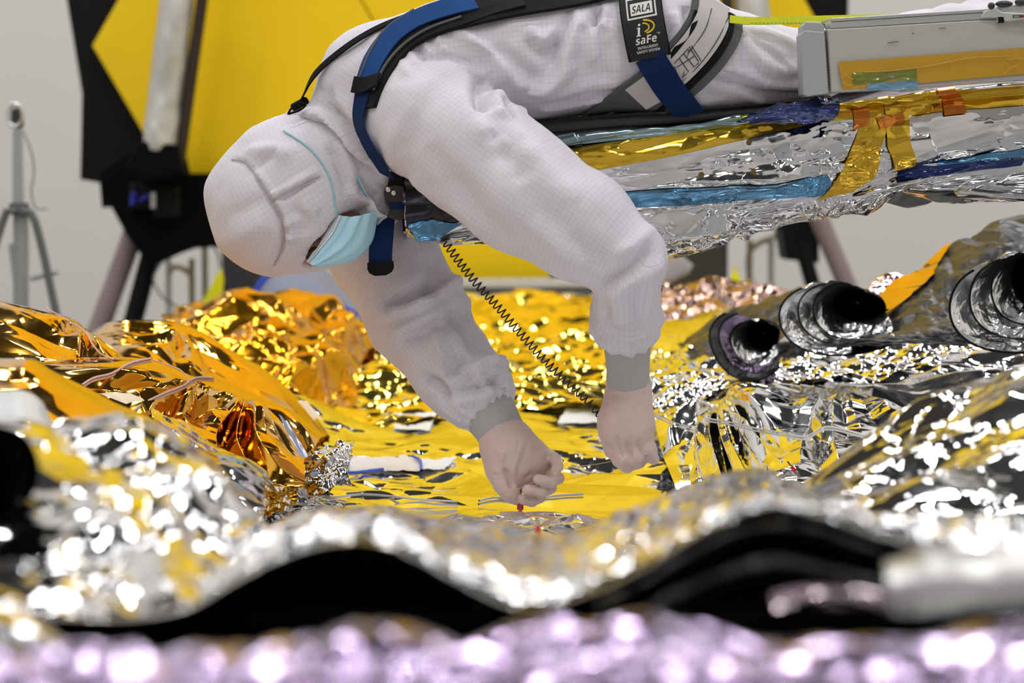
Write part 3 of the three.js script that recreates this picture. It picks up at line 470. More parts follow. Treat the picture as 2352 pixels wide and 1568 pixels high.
// ---- amber folds at the left
{
  const hillDisp = (k, a = 1) => crumple([[0.26, 0.026 * a, 1.6, 0.6], [0.12, 0.006 * a, 1.6, 0.5], [0.05, 0.0022 * a, 1.8, 0.4, 0.2], [0.018, 0.0007 * a, 1.2, 0.2, 0.09]], k);
  membrane('amber foil fold rising at the left edge in front of the tripod stand', [
    C([[-260, 780], [0, 740], [126, 770], [214, 820], [330, 880], [420, 960]], 4.95), C([[-260, 668], [0, 684], [69, 697], [126, 720], [172, 739], [214, 766], [291, 822], [400, 900]], 4.4),
    C([[-260, 770], [0, 765], [126, 790], [214, 815], [300, 845], [400, 915]], 4.15), C([[-260, 880], [0, 870], [126, 870], [214, 870], [300, 890], [400, 940]], 4.0)],
  sum(hillDisp(401, 0.8), fan(0.66, 0.36, 30, 0.014, 0.6, 1.6, 3)), M.amber, 260, 200);
  membrane('amber foil fold with fan pleats tied by pink cords left of the valley', [
    C([[40, 870], [337, 860], [451, 905], [574, 955], [689, 1030], [735, 1080]], 4.55), C([[60, 830], [200, 824], [337, 823], [451, 866], [509, 885], [574, 915], [631, 946], [689, 996], [714, 1036]], 4.1),
    C([[40, 868], [230, 875], [345, 915], [450, 955], [540, 990], [620, 1020], [700, 1058]], 3.92), C([[30, 920], [220, 930], [330, 985], [440, 1035], [540, 1068], [620, 1082], [700, 1092]], 3.8), C([[20, 990], [220, 1000], [330, 1050], [440, 1090], [540, 1110], [620, 1112], [700, 1110]], 3.75)],
  sum(hillDisp(421, 0.40), fan(0.60, 0.22, 40, 0.026, 0.95, 1.3, 5), fan(0.36, 0.20, 28, 0.014, 0.6, 1.4, 8)), M.amber, 420, 300);
  membrane('broad amber foil fold lying behind the tied fold', [
    C([[190, 830], [300, 800], [402, 800], [478, 830], [555, 880], [640, 930], [780, 1050]], 5.8), C([[210, 775], [252, 751], [330, 748], [402, 751], [478, 782], [555, 831], [612, 858], [708, 931], [765, 1000]], 5.2),
    C([[210, 820], [300, 790], [402, 815], [470, 850], [555, 890], [640, 930], [740, 1000]], 4.9), C([[200, 880], [300, 850], [400, 890], [470, 930], [555, 960], [640, 1000], [720, 1050]], 4.7)],
  sum(hillDisp(441, 0.7), fan(0.4, 0.4, 24, 0.018, 0.6, 1.4, 2)), M.amber, 260, 200);
  membrane('crinkled amber foil mound sparkling behind the technician\u2019s far sleeve', [
    C([[380, 790], [480, 760], [560, 735], [640, 725], [760, 735], [860, 780], [900, 860]], 8.6), C([[400, 775], [470, 738], [560, 702], [640, 690], [730, 697], [800, 720], [860, 790]], 7.6),
    C([[420, 800], [520, 775], [620, 770], [700, 790], [770, 830], [830, 900]], 6.9), C([[440, 850], [540, 850], [640, 860], [700, 890], [760, 930], [800, 980]], 6.3), C([[460, 920], [560, 930], [640, 940], [700, 970], [750, 1000], [780, 1030]], 5.9)],
  crumple([[0.34, 0.10, 1.2, 0.3], [0.15, 0.045, 1.3], [0.07, 0.018, 1], [0.035, 0.005, 1, 0, 0.2]], 461), M.amberDeep, 320, 260);
  membrane('out of focus amber foil fold with a pale worn crest low at the left', [
    C([[-300, 900], [0, 880], [115, 900], [207, 940], [287, 980], [383, 1020], [470, 1075]], 3.45), C([[-300, 815], [0, 822], [77, 831], [115, 854], [207, 900], [287, 935], [383, 973], [432, 1019], [500, 1052]], 3.15),
    C([[-300, 900], [0, 900], [100, 915], [200, 945], [290, 975], [390, 1020], [500, 1070]], 2.95), C([[-300, 1030], [0, 1020], [100, 1020], [200, 1020], [300, 1030], [400, 1060], [500, 1100]], 2.8)],
  sum(crumple([[0.12, 0.006, 1.6, 0.5], [0.05, 0.002, 1.3, 0.3]], 481)), M.amber, 200, 140);
  membrane('low amber foil roll with pinkish sheen along the foot of the tied fold', [
    C([[340, 965], [400, 985], [470, 1030], [560, 1080]], 3.75), C([[345, 940], [400, 958], [470, 1005], [540, 1050], [600, 1078]], 3.68), C([[350, 965], [410, 1000], [480, 1040], [550, 1078], [600, 1092]], 3.6), C([[360, 1000], [410, 1030], [480, 1070], [560, 1100], [600, 1105]], 3.58)],
  crumple([[0.05, 0.005, 1.4], [0.015, 0.003, 1]], 487), M.pink, 120, 60);
}
// ---- silver ground near the left, crinkled and blurred
const roughSilver = (k, a = 1) => crumple([[0.15, 0.020 * a, 1.5, 0.5], [0.065, 0.0095 * a, 1.5, 0.4], [0.030, 0.0034 * a, 1.3, 0.3], [0.014, 0.0012 * a, 1, 0, 0.06]], k);
{
  membrane('crinkled silver foil hill out of focus at the lower left', [
    C([[-300, 1060], [60, 1040], [140, 1040], [230, 1040], [330, 1060], [420, 1100], [520, 1160], [640, 1260]], 2.35), C([[-300, 985], [60, 972], [140, 978], [230, 984], [330, 998], [400, 1035], [480, 1070], [570, 1150], [640, 1236]], 2.1),
    C([[-300, 1080], [60, 1080], [180, 1085], [280, 1095], [370, 1125], [450, 1170], [540, 1220], [630, 1262]], 1.9), C([[-300, 1230], [60, 1240], [180, 1240], [280, 1245], [370, 1260], [450, 1280], [530, 1290], [620, 1280]], 1.65), C([[-300, 1400], [60, 1385], [180, 1395], [280, 1400], [370, 1405], [460, 1385], [540, 1345], [620, 1300]], 1.42)],
  roughSilver(501, 1.0), M.silver, 380, 360);
  membrane('yellow mirroring foil fold between the amber fold and the lower left hill', [
    C([[360, 1060], [440, 1060], [520, 1070], [600, 1110], [640, 1150]], 3.5), C([[370, 1022], [440, 1030], [500, 1040], [560, 1056], [606, 1088]], 3.3), C([[380, 1070], [450, 1080], [510, 1095], [570, 1120], [608, 1145]], 3.15), C([[400, 1130], [460, 1150], [520, 1170], [570, 1180], [606, 1178]], 3.05), C([[420, 1190], [480, 1210], [540, 1215], [600, 1215]], 3.0)],
  sum(crumple([[0.07, 0.006, 0.5, 0.2], [0.02, 0.001, 1]], 521), fan(1.0, 0.75, 30, 0.007, 1.0, 1, 4)), M.silver, 200, 160);
  membrane('small crumpled silver knot of foil beside the yellow floor of the valley', [
    C([[590, 1120], [640, 1080], [700, 1060], [760, 1045], [810, 1040]], 4.4), C([[592, 1090], [640, 1072], [700, 1062], [745, 1040], [790, 1015], [806, 1030]], 4.1), C([[600, 1130], [650, 1110], [700, 1100], [750, 1085], [800, 1070]], 3.95), C([[600, 1180], [650, 1160], [700, 1140], [760, 1120], [800, 1100]], 3.85)],
  crumple([[0.05, 0.014, 1.1, 0.3], [0.022, 0.008, 1], [0.009, 0.002, 1]], 541), M.silver, 180, 140);
  membrane('pale blurred foil lump at the left edge above the black mouth', [C([[-200, 940], [0, 920], [70, 925], [120, 975]], 2.7), C([[-200, 905], [0, 890], [55, 896], [95, 925], [118, 965]], 2.55), C([[-200, 950], [0, 945], [55, 950], [115, 985]], 2.45), C([[-200, 1020], [0, 1010], [60, 1010], [115, 1010]], 2.4)], crumple([[0.1, 0.006, 1.3]], 547), std([0.52, 0.52, 0.52], 0.5, 0.4), 80, 50);
  // black mouth of the rolled foil at the left edge
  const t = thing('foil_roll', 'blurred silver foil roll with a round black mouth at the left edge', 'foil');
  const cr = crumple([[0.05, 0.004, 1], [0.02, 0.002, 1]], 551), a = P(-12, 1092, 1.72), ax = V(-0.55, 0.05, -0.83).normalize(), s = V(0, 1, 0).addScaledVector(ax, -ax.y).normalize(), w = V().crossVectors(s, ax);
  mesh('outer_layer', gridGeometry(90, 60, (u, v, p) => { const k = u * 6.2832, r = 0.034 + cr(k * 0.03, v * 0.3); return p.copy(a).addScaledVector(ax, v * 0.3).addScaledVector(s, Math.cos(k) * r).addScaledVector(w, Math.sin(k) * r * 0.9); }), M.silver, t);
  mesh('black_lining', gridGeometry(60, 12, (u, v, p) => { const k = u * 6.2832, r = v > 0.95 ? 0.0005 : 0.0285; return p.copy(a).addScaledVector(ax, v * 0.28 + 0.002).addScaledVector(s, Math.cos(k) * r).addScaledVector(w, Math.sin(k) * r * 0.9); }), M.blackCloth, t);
}
// ---- nearest sheet: a wavy lip with a black underside, silver on top
{
  const edge = [[-250, 1400], [0, 1424], [150, 1434], [330, 1434], [440, 1410], [540, 1352], [640, 1300], [740, 1268], [840, 1258], [930, 1282], [1030, 1338], [1110, 1380], [1190, 1412], [1280, 1404], [1370, 1372], [1480, 1318], [1590, 1250], [1690, 1204], [1790, 1186], [1890, 1200], [1990, 1236], [2090, 1266], [2200, 1284], [2352, 1290], [2600, 1280]];
  const top = [[-250, 1240], [0, 1260], [200, 1280], [400, 1270], [560, 1244], [640, 1226], [720, 1206], [850, 1192], [1000, 1220], [1150, 1250], [1260, 1256], [1400, 1220], [1480, 1166], [1560, 1132], [1640, 1102], [1720, 1088], [1800, 1098], [1880, 1132], [1960, 1162], [2050, 1182], [2200, 1192], [2352, 1184], [2600, 1150]];
  const shift = (a, dy) => a.map(([x, y]) => [x, y + dy]);
  membrane('near silver foil sheet with wavy front lip, white sparkles along its crest', [
    C(shift(top, 80), 2.75), C(top, 2.3), C(edge.map(([x, y], i) => [x, lerp(y, top[Math.min(i, top.length - 1)][1], 0.45)]), 1.78), C(shift(edge, -34), 1.42), C(shift(edge, -26), 1.36), C(shift(edge, -16), 1.34)],
  gate(sum(roughSilver(601, 0.8), crumple([[0.018, 0.0030, 1.2, 0.2], [0.010, 0.0010, 1]], 605)), (s, t, u, v) => smooth(0.82, 0.6, v) * 0.97 + 0.03), M.silver, 760, 300);
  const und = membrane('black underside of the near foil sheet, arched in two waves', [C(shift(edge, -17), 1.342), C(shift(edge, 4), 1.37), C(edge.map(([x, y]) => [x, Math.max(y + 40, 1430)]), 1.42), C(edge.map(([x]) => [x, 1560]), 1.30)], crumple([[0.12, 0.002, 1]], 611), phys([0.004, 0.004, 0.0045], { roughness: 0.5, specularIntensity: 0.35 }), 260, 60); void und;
  // stacked black layers under the right wave
  const wave = edge.filter(([x]) => x > 1330 && x < 2300);
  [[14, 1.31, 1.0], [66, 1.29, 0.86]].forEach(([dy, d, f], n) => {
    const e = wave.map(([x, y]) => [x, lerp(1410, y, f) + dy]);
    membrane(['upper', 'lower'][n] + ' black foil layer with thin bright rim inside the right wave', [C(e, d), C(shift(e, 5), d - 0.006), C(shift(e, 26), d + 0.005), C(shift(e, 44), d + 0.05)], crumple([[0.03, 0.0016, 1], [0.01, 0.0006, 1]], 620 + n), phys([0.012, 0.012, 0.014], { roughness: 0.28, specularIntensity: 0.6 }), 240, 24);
  });
  const y = (pts, label, d, mat, k, a) => membrane(label, pts.map((c, i) => C(c, d + [0.09, 0.03, 0, 0.02][i])), roughSilver(k, a), mat, 160, 70);
  y([[[1760, 1380], [1850, 1350], [1950, 1340], [2070, 1372]], [[1780, 1362], [1850, 1334], [1950, 1328], [2060, 1352]], [[1780, 1380], [1850, 1358], [1950, 1354], [2060, 1376]], [[1780, 1410], [1850, 1400], [1950, 1400], [2060, 1410]]], 'small crinkled gold and silver foil scrap under the right wave', 1.26, M.pink, 640, 0.35);
  y([[[2030, 1330], [2150, 1296], [2300, 1290], [2480, 1280]], [[2040, 1316], [2150, 1284], [2300, 1276], [2480, 1262]], [[2040, 1350], [2150, 1330], [2300, 1326], [2480, 1320]], [[2050, 1410], [2150, 1402], [2300, 1396], [2480, 1390]]], 'blurred pale foil sheet lying at the lower right edge', 1.22, std([0.50, 0.49, 0.47], 0.34, 1), 650, 0.5);
  y([[[-200, 1350], [0, 1400], [80, 1430], [160, 1490]], [[-200, 1336], [0, 1388], [90, 1424], [170, 1486]], [[-200, 1390], [0, 1430], [80, 1462], [150, 1500]], [[-200, 1470], [0, 1490], [80, 1500], [140, 1520]]], 'bright silver foil streak at the lower left corner', 1.2, M.silver, 660, 0.25);
  // lilac crinkled roll across the bottom of the view
  membrane('crinkled lilac foil roll running along the very front', [
    C([[-300, 1572], [200, 1562], [600, 1572], [1176, 1552], [1700, 1552], [2352, 1532], [2650, 1532]], 1.2), C([[-300, 1494], [0, 1488], [220, 1482], [480, 1510], [700, 1494], [830, 1474], [1050, 1466], [1300, 1458], [1600, 1462], [1900, 1454], [2352, 1438], [2650, 1432]], 1.07),
    C([[-300, 1532], [200, 1522], [600, 1538], [1176, 1512], [1700, 1508], [2352, 1488], [2650, 1482]], 1.0), C([[-300, 1582], [200, 1578], [600, 1582], [1176, 1568], [1700, 1564], [2352, 1548], [2650, 1542]], 0.975), C([[-300, 1640], [200, 1640], [600, 1640], [1176, 1640], [1700, 1640], [2352, 1640], [2650, 1640]], 0.97)],
  crumple([[0.06, 0.010, 1.1], [0.028, 0.006, 1], [0.013, 0.0018, 1]], 671), M.lilac, 620, 200);
}
// ---- slopes and rolls at the right
{
  membrane('silver foil slope with standing pleats right of the near hand', [
    C([[1540, 930], [1650, 890], [1850, 870], [2050, 855], [2260, 810]], 5.3), C([[1510, 990], [1640, 925], [1850, 905], [2050, 900], [2260, 870]], 4.75), C([[1530, 1060], [1640, 1005], [1800, 972], [2000, 955], [2250, 950]], 4.3), C([[1560, 1135], [1680, 1100], [1830, 1080], [2000, 1055], [2280, 1050]], 3.85), C([[1600, 1190], [1720, 1150], [1850, 1130], [2000, 1110], [2280, 1110]], 3.6)],
  sum(crumple([[0.20, 0.022, 1.6, -0.7], [0.08, 0.009, 1.5, -0.6], [0.035, 0.003, 1.3, -0.5, 0.1]], 701), fan(0.28, 0.34, 44, 0.045, 0.5, 1.7, 6), fan(0.62, 0.30, 30, 0.02, 0.6, 1.4, 9)), M.silver, 400, 300);
  membrane('finely crinkled silver foil band below the black mouthed rolls', [
    C([[1480, 830], [1600, 800], [1760, 790], [1950, 770], [2160, 740], [2460, 710]], 6.0), C([[1480, 850], [1600, 830], [1760, 818], [1950, 800], [2160, 770], [2460, 740]], 5.5), C([[1490, 900], [1620, 870], [1780, 850], [1960, 836], [2160, 810], [2460, 790]], 5.15), C([[1500, 960], [1640, 915], [1800, 892], [1980, 880], [2180, 860], [2460, 850]], 4.9)],
  crumple([[0.14, 0.018, 1.8, -0.6], [0.06, 0.011, 1.6, -0.5], [0.026, 0.0045, 1.2], [0.012, 0.0012, 1, 0, 0.08]], 721), M.silver, 380, 220);
  membrane('large blurred silver foil hill with glinting crest at the right edge', [
    C([[2700, 800], [2352, 890], [2200, 950], [2080, 1030], [1960, 1110], [1850, 1180]], 3.1), C([[2700, 720], [2480, 780], [2352, 822], [2260, 858], [2180, 893], [2100, 940], [2020, 1000], [1940, 1060], [1850, 1130]], 2.7), C([[2700, 900], [2352, 960], [2220, 1000], [2110, 1045], [2010, 1090], [1930, 1125], [1850, 1160]], 2.45), C([[2700, 1080], [2352, 1100], [2220, 1110], [2110, 1125], [2010, 1145], [1930, 1165], [1860, 1180]], 2.25), C([[2700, 1260], [2352, 1250], [2220, 1240], [2110, 1230], [2010, 1225], [1930, 1215], [1870, 1205]], 2.1)],
  sum(crumple([[0.16, 0.018, 2.2, 0.9], [0.06, 0.007, 1.8, 0.8], [0.025, 0.0026, 1.2, 0.7, 0.1], [0.01, 0.001, 1, 0, 0.05]], 741)), M.silver, 380, 340);
  // dark sheet rising at the right with an amber inner face
  const dk = [C([[1990, 720], [2064, 650], [2112, 632], [2177, 575], [2242, 556], [2290, 524], [2352, 504], [2520, 470]], 5.15), C([[2010, 745], [2090, 692], [2150, 655], [2215, 612], [2300, 570], [2400, 545], [2520, 530]], 4.95), C([[1990, 765], [2100, 728], [2180, 700], [2260, 668], [2352, 640], [2520, 620]], 4.8), C([[1940, 790], [2080, 762], [2180, 748], [2260, 735], [2352, 720], [2520, 710]], 4.65), C([[1920, 820], [2080, 800], [2180, 790], [2260, 780], [2352, 770], [2520, 760]], 4.6)];
  const L = loft(dk, { disp: sum(crumple([[0.10, 0.018, 2.6, 0.5], [0.04, 0.006, 2.0, 0.4], [0.016, 0.0016, 1.4, 0.4]], 761)) });
  const t = thing('foil_membrane', 'dark grey foil sheet with amber upper face rising to the right edge', 'foil');
  mesh('dark_face', sheetGeometry(L, 300, 200), M.darkFoil, t);
  const LA = loft(dk, { disp: crumple([[0.16, 0.005, 3, 0.6], [0.02, 0.0022, 6, 0.6]], 771) });
  mesh('amber_face', patchGeometry(LA, [[0.02, 0.02], [0.46, -0.0], [0.36, 0.16], [0.01, 0.32]], 200, 60, 0.012), M.amber, t);
  mesh('pink_patch', patchGeometry(L, [[0.52, 0.44], [0.80, 0.34], [0.82, 0.56], [0.56, 0.60]], 60, 40, 0.004), M.pink, t);
  membrane('pinkish crumpled foil peeking over behind the dark sheet', [C([[1990, 670], [2040, 640], [2100, 650]], 5.7), C([[1985, 668], [2010, 642], [2045, 630], [2080, 640], [2110, 668]], 5.6), C([[1980, 710], [2040, 700], [2110, 705]], 5.5)], crumple([[0.04, 0.01, 1], [0.015, 0.004, 1]], 777), M.pink, 80, 50);
}
// rolled up sheets seen into their ends: flared lips round a black mouth. Each ring: centre px, py, distance, half width, half height in pixels, first and last angle
function roll(label, rings, len, dir, mats, k, mouth) {
  const t = thing('foil_roll', label, 'foil'), ax = V(...dir).normalize();
  const ringAt = (n, q, o = V()) => { const [x, y, d, rx, ry, a0, a1] = rings[n], a = lerp(a0, a1, q) , w = 1 + 0.07 * Math.sin(2 * a + k) + 0.05 * Math.sin(3 * a + k * 2); return o.copy(P(x + Math.cos(a) * rx * w, y + Math.sin(a) * ry * w, d)); };
  const [mx, my, md, mrx, mry] = rings[0];
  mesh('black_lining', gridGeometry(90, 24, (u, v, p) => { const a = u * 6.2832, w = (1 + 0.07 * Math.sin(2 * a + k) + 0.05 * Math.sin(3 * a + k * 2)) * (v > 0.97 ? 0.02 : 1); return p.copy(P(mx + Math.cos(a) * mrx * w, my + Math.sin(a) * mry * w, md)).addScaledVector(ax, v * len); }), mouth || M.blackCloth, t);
  for (let n = 0; n + 1 < rings.length; n++) {
    const cr = crumple([[0.05, 0.010, 1, 0.2], [0.02, 0.004, 1.6], [0.009, 0.001, 1]], k * 10 + n), A = V(), B = V();
    const nrm = V(-0.3, 0.5, 0.8).normalize();
    mesh('foil_layer', gridGeometry(220, 40, (u, v, p) => { ringAt(n, u, A); ringAt(n + 1, u, B); const e = Math.sin(Math.PI * clamp(v)); p.copy(A).lerp(B, v); const s = u * 0.5, q = v * A.distanceTo(B); return p.addScaledVector(nrm, e * (0.10 * A.distanceTo(B)) + cr(s, q + n) * smooth(0, 0.2, v) * smooth(1, 0.8, v)); }), mats[n % mats.length], t);
    const lip = []; for (let i = 0; i <= 60; i++) lip.push(ringAt(n + 1, i / 60)); mesh('dark_edge', tube(lip, 0.0022, 140, 6), M.black, t);
  }
}
const TAU = Math.PI * 2;
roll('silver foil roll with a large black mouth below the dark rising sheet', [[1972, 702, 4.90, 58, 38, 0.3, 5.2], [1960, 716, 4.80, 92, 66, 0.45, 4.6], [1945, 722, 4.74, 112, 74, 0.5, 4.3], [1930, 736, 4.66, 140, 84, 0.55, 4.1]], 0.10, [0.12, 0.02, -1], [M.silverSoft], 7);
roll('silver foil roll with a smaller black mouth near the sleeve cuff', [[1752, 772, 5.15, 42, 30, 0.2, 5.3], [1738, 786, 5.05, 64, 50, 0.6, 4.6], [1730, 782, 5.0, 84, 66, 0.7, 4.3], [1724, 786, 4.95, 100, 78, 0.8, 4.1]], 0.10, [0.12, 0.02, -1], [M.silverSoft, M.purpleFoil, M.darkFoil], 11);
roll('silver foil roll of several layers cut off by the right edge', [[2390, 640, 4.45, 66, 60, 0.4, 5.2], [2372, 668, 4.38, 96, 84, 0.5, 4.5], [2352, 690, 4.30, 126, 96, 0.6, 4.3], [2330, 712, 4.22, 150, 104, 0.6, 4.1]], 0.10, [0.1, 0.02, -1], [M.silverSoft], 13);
membrane('dark purple foil fold behind the smaller black mouthed roll', [C([[1560, 800], [1640, 760], [1740, 700], [1860, 660]], 6.4), C([[1580, 790], [1660, 730], [1760, 690], [1830, 662], [1866, 655]], 6.0), C([[1600, 810], [1680, 770], [1780, 730], [1880, 690]], 5.7), C([[1620, 850], [1700, 820], [1800, 780], [1900, 740]], 5.5)], crumple([[0.1, 0.016, 2.4, 0.6], [0.03, 0.006, 1.5]], 801), M.darkFoil, 160, 90);
membrane('low silver foil fold lying beyond the near sleeve cuff', [C([[1490, 760], [1560, 745], [1640, 735], [1740, 740]], 7.6), C([[1500, 750], [1570, 730], [1640, 716], [1700, 712], [1750, 725]], 7.2), C([[1500, 780], [1570, 765], [1640, 758], [1740, 760]], 6.8), C([[1500, 820], [1570, 810], [1640, 800], [1740, 800]], 6.6)], crumple([[0.12, 0.01, 2.2], [0.03, 0.003, 1]], 811), M.silver, 120, 70);
membrane('dark crumpled foil heap with amber glints beyond the near sleeve', [C([[1440, 730], [1560, 690], [1680, 670], [1800, 690]], 9.2), C([[1450, 720], [1530, 680], [1600, 662], [1680, 658], [1760, 676], [1810, 700]], 8.8), C([[1450, 740], [1560, 712], [1680, 700], [1800, 720]], 8.4), C([[1450, 790], [1560, 760], [1680, 745], [1800, 750]], 7.9)], crumple([[0.2, 0.05, 1.3], [0.07, 0.02, 1], [0.03, 0.008, 1]], 821), std([0.42, 0.27, 0.22], 0.15, 1), 180, 120);
// ---------------------------------------------------------------- the wrapped boom the technician lies on
function onLoft(L, px, py, v0 = 0.15, v1 = 0.9) {
  let b = 1e9, r = [0, 0]; const p = V(), q = V();
  for (let i = 0; i <= 360; i++) for (let j = 0; j <= 60; j++) { const u = i / 360, v = lerp(v0, v1, j / 60); L.at(u, v, p); q.copy(p).project(camera); const x = (q.x + 1) / 2 * 2352, y = (1 - q.y) / 2 * 1568, d = (x - px) ** 2 + (y - py) ** 2; if (d < b) { b = d; r = [u, v]; } }
  return r;
}
camera.updateMatrixWorld(true); camera.updateProjectionMatrix();
const film = (c, o = {}) => phys(c, { roughness: 0.12, metalness: 0.85, clearcoat: 0.5, clearcoatRoughness: 0.1, ...o });
const TAPE = { yellow: film([0.80, 0.50, 0.03]), blue: film([0.12, 0.32, 0.52]), navy: film([0.015, 0.035, 0.16], { metalness: 0.6 }), green: film([0.24, 0.30, 0.04]), orange: film([0.75, 0.24, 0.02]), teal: film([0.25, 0.36, 0.40]) };
{
  const t = thing('boom', 'boom wrapped in crinkled silver foil and coloured tape under the prone technician', 'platform');
  const curves = [
    C([[920, 350, 4.34], [1250, 285, 4.34], [1600, 250, 4.36], [1900, 215, 4.4], [2200, 185, 4.44], [2560, 150, 4.5], [3200, 92, 4.6]]),
    C([[930, 395, 3.93], [1100, 350, 3.92], [1250, 322, 3.92], [1500, 290, 3.93], [1700, 264, 3.94], [1900, 236, 3.95], [2100, 212, 3.97], [2352, 186, 4.0], [2560, 166, 4.03], [3200, 112, 4.12]]),
    C([[930, 410, 3.90], [1100, 372, 3.89], [1250, 345, 3.89], [1500, 316, 3.90], [1700, 290, 3.91], [1900, 264, 3.92], [2100, 240, 3.94], [2352, 214, 3.97], [2560, 196, 4.0], [3200, 146, 4.1]]),
    C([[930, 470, 3.89], [1100, 445, 3.88], [1250, 425, 3.88], [1500, 400, 3.89], [1700, 380, 3.90], [1900, 352, 3.91], [2100, 318, 3.93], [2352, 290, 3.96], [2560, 270, 4.0], [3200, 220, 4.1]]),
    C([[930, 520, 3.90], [1100, 505, 3.90], [1250, 490, 3.90], [1500, 470, 3.91], [1700, 452, 3.92], [1900, 428, 3.93], [2100, 392, 3.95], [2352, 362, 3.98], [2560, 340, 4.02], [3200, 290, 4.12]]),
    C([[935, 545, 3.98], [1100, 548, 3.98], [1250, 560, 3.98], [1400, 572, 3.98], [1530, 571, 3.99], [1642, 556, 4.0], [1744, 525, 4.0], [1839, 490, 4.0], [1914, 481, 4.0], [2000, 469, 4.0], [2150, 452, 4.02], [2352, 438, 4.05], [2560, 428, 4.1], [3200, 404, 4.2]]),
    C([[935, 535, 4.3], [1250, 545, 4.3], [1530, 555, 4.32], [1744, 512, 4.34], [1914, 470, 4.36], [2150, 446, 4.4], [2560, 420, 4.45], [3200, 396, 4.55]]),
  ];
  const deep = gate(crumple([[0.16, 0.018, 0.6, 0.35], [0.075, 0.012, 1.7, 0.25, 0.16], [0.034, 0.006, 1.5, -0.2, 0.10], [0.015, 0.0012, 1, 0, 0.07]], 901), (s, t2, u, v) => 0.26 + 0.74 * smooth(0.50, 0.68, v) + 0.30 * smooth(0.35, 0.25, Math.abs(v - 0.4)) * (noise2(s * 6, 3, 5) > 0.1 ? 1 : 0.2));
  const L = loft(curves, { disp: deep, face: V(0, 0, 1) });
  mesh('foil_wrap', sheetGeometry(L, 800, 260), M.silver, t);
  const cap = loft([curves.map(c => c[0].clone()).slice(0, 4), curves.map(c => c[0].clone()).slice(3).reverse()], { disp: crumple([[0.06, 0.006, 1]], 911) }); mesh('end_wrap', sheetGeometry(cap, 40, 20), M.purpleFoil, t);
  const strip = (name, mat, quad, lift = 0.0015, nu = 60, nv = 16) => { const q = quad.map(([x, y]) => onLoft(L, x, y)); return mesh(name, patchGeometry(L, q, nu, nv, lift), mat, t); };
  strip('yellow_tape', TAPE.yellow, [[1240, 352], [1905, 252], [1905, 276], [1255, 412]], 0.0015, 200, 24);
  strip('yellow_tape', TAPE.yellow, [[1905, 232], [2352, 196], [2352, 240], [1905, 282]], 0.0015, 140, 16);
  strip('green_tape', TAPE.green, [[1440, 306], [1860, 246], [1870, 264], [1440, 324]], 0.0026, 140, 8);
  strip('clear_edge_tape', TAPE.teal, [[1232, 330], [1700, 270], [1700, 280], [1240, 345]], 0.0034, 140, 8);
  strip('blue_tape', TAPE.blue, [[1425, 440], [1905, 406], [1905, 452], [1455, 482]], 0.0015, 180, 24);
  strip('blue_tape', TAPE.blue, [[2150, 372], [2352, 338], [2352, 358], [2150, 392]], 0.0015, 80, 12);
  strip('navy_tape', TAPE.navy, [[2060, 390], [2352, 360], [2352, 384], [2060, 412]], 0.0022, 80, 12);
  strip('yellow_tape', TAPE.yellow, [[1985, 262], [2044, 268], [1960, 440], [1880, 462]], 0.0032, 60, 60);
  strip('yellow_tape', TAPE.yellow, [[2030, 250], [2088, 250], [2096, 378], [2046, 392]], 0.004, 40, 60);
  strip('orange_tape', TAPE.orange, [[1952, 246], [1992, 241], [1994, 292], [1960, 298]], 0.0046, 30, 30);
  strip('orange_tape', TAPE.orange, [[2006, 272], [2074, 262], [2078, 286], [2020, 296]], 0.0052, 30, 20);
  strip('orange_tape', TAPE.orange, [[2160, 196], [2196, 193], [2218, 262], [2170, 268]], 0.0046, 30, 40);
  strip('dark_wrap', std([0.02, 0.02, 0.03], 0.3, 0.5), [[932, 405], [1070, 372], [1075, 520], [936, 528]], 0.003, 60, 40);
  strip('blue_tape', TAPE.blue, [[940, 512], [1075, 492], [1080, 520], [942, 536]], 0.0045, 50, 16);
  for (const [x, y] of [[1610, 402], [1728, 392], [1599, 330], [1718, 326]]) { const [u, v] = onLoft(L, x, y), p = L.out(u, v, V(), 0.002), n = L.normal(u, v); const g = new THREE.CylinderGeometry(0.0045, 0.0045, 0.001, 20); g.applyQuaternion(new THREE.Quaternion().setFromUnitVectors(V(0, 1, 0), n)); g.translate(p.x, p.y, p.z); mesh('hole', g, std([0.14, 0.08, 0.01], 0.7), t); }
  // crumpled blue film beside the beam
  const B = loft([C([[1720, 262, 3.9], [1790, 240, 3.89], [1850, 228, 3.89], [1925, 224, 3.9]]), C([[1715, 270, 3.875], [1790, 252, 3.86], [1850, 244, 3.86], [1930, 242, 3.87]]), C([[1690, 280, 3.885], [1790, 270, 3.865], [1850, 262, 3.865], [1925, 262, 3.875]]), C([[1700, 282, 3.9], [1790, 284, 3.89], [1860, 280, 3.88], [1915, 274, 3.89]])], { disp: crumple([[0.022, 0.004, 1], [0.009, 0.0012, 1]], 921) });
  mesh('blue_film', sheetGeometry(B, 120, 50), TAPE.navy, t);
  // foam pad along the top
  const P1 = loft([C([[1120, 284, 4.30], [1500, 256, 4.30], [1900, 222, 4.34]]), C([[1120, 282, 3.93], [1400, 262, 3.93], [1650, 246, 3.94], [1910, 222, 3.96]]), C([[1120, 288, 3.905], [1400, 269, 3.905], [1650, 252, 3.915], [1910, 228, 3.93]]), C([[1120, 322, 3.90], [1400, 292, 3.90], [1650, 268, 3.91], [1910, 244, 3.925]]), C([[1120, 330, 3.93], [1400, 300, 3.93], [1650, 276, 3.94], [1910, 252, 3.95]])]);
  mesh('foam_pad', sheetGeometry(P1, 80, 40), std([0.035, 0.032, 0.032], 0.75), t);
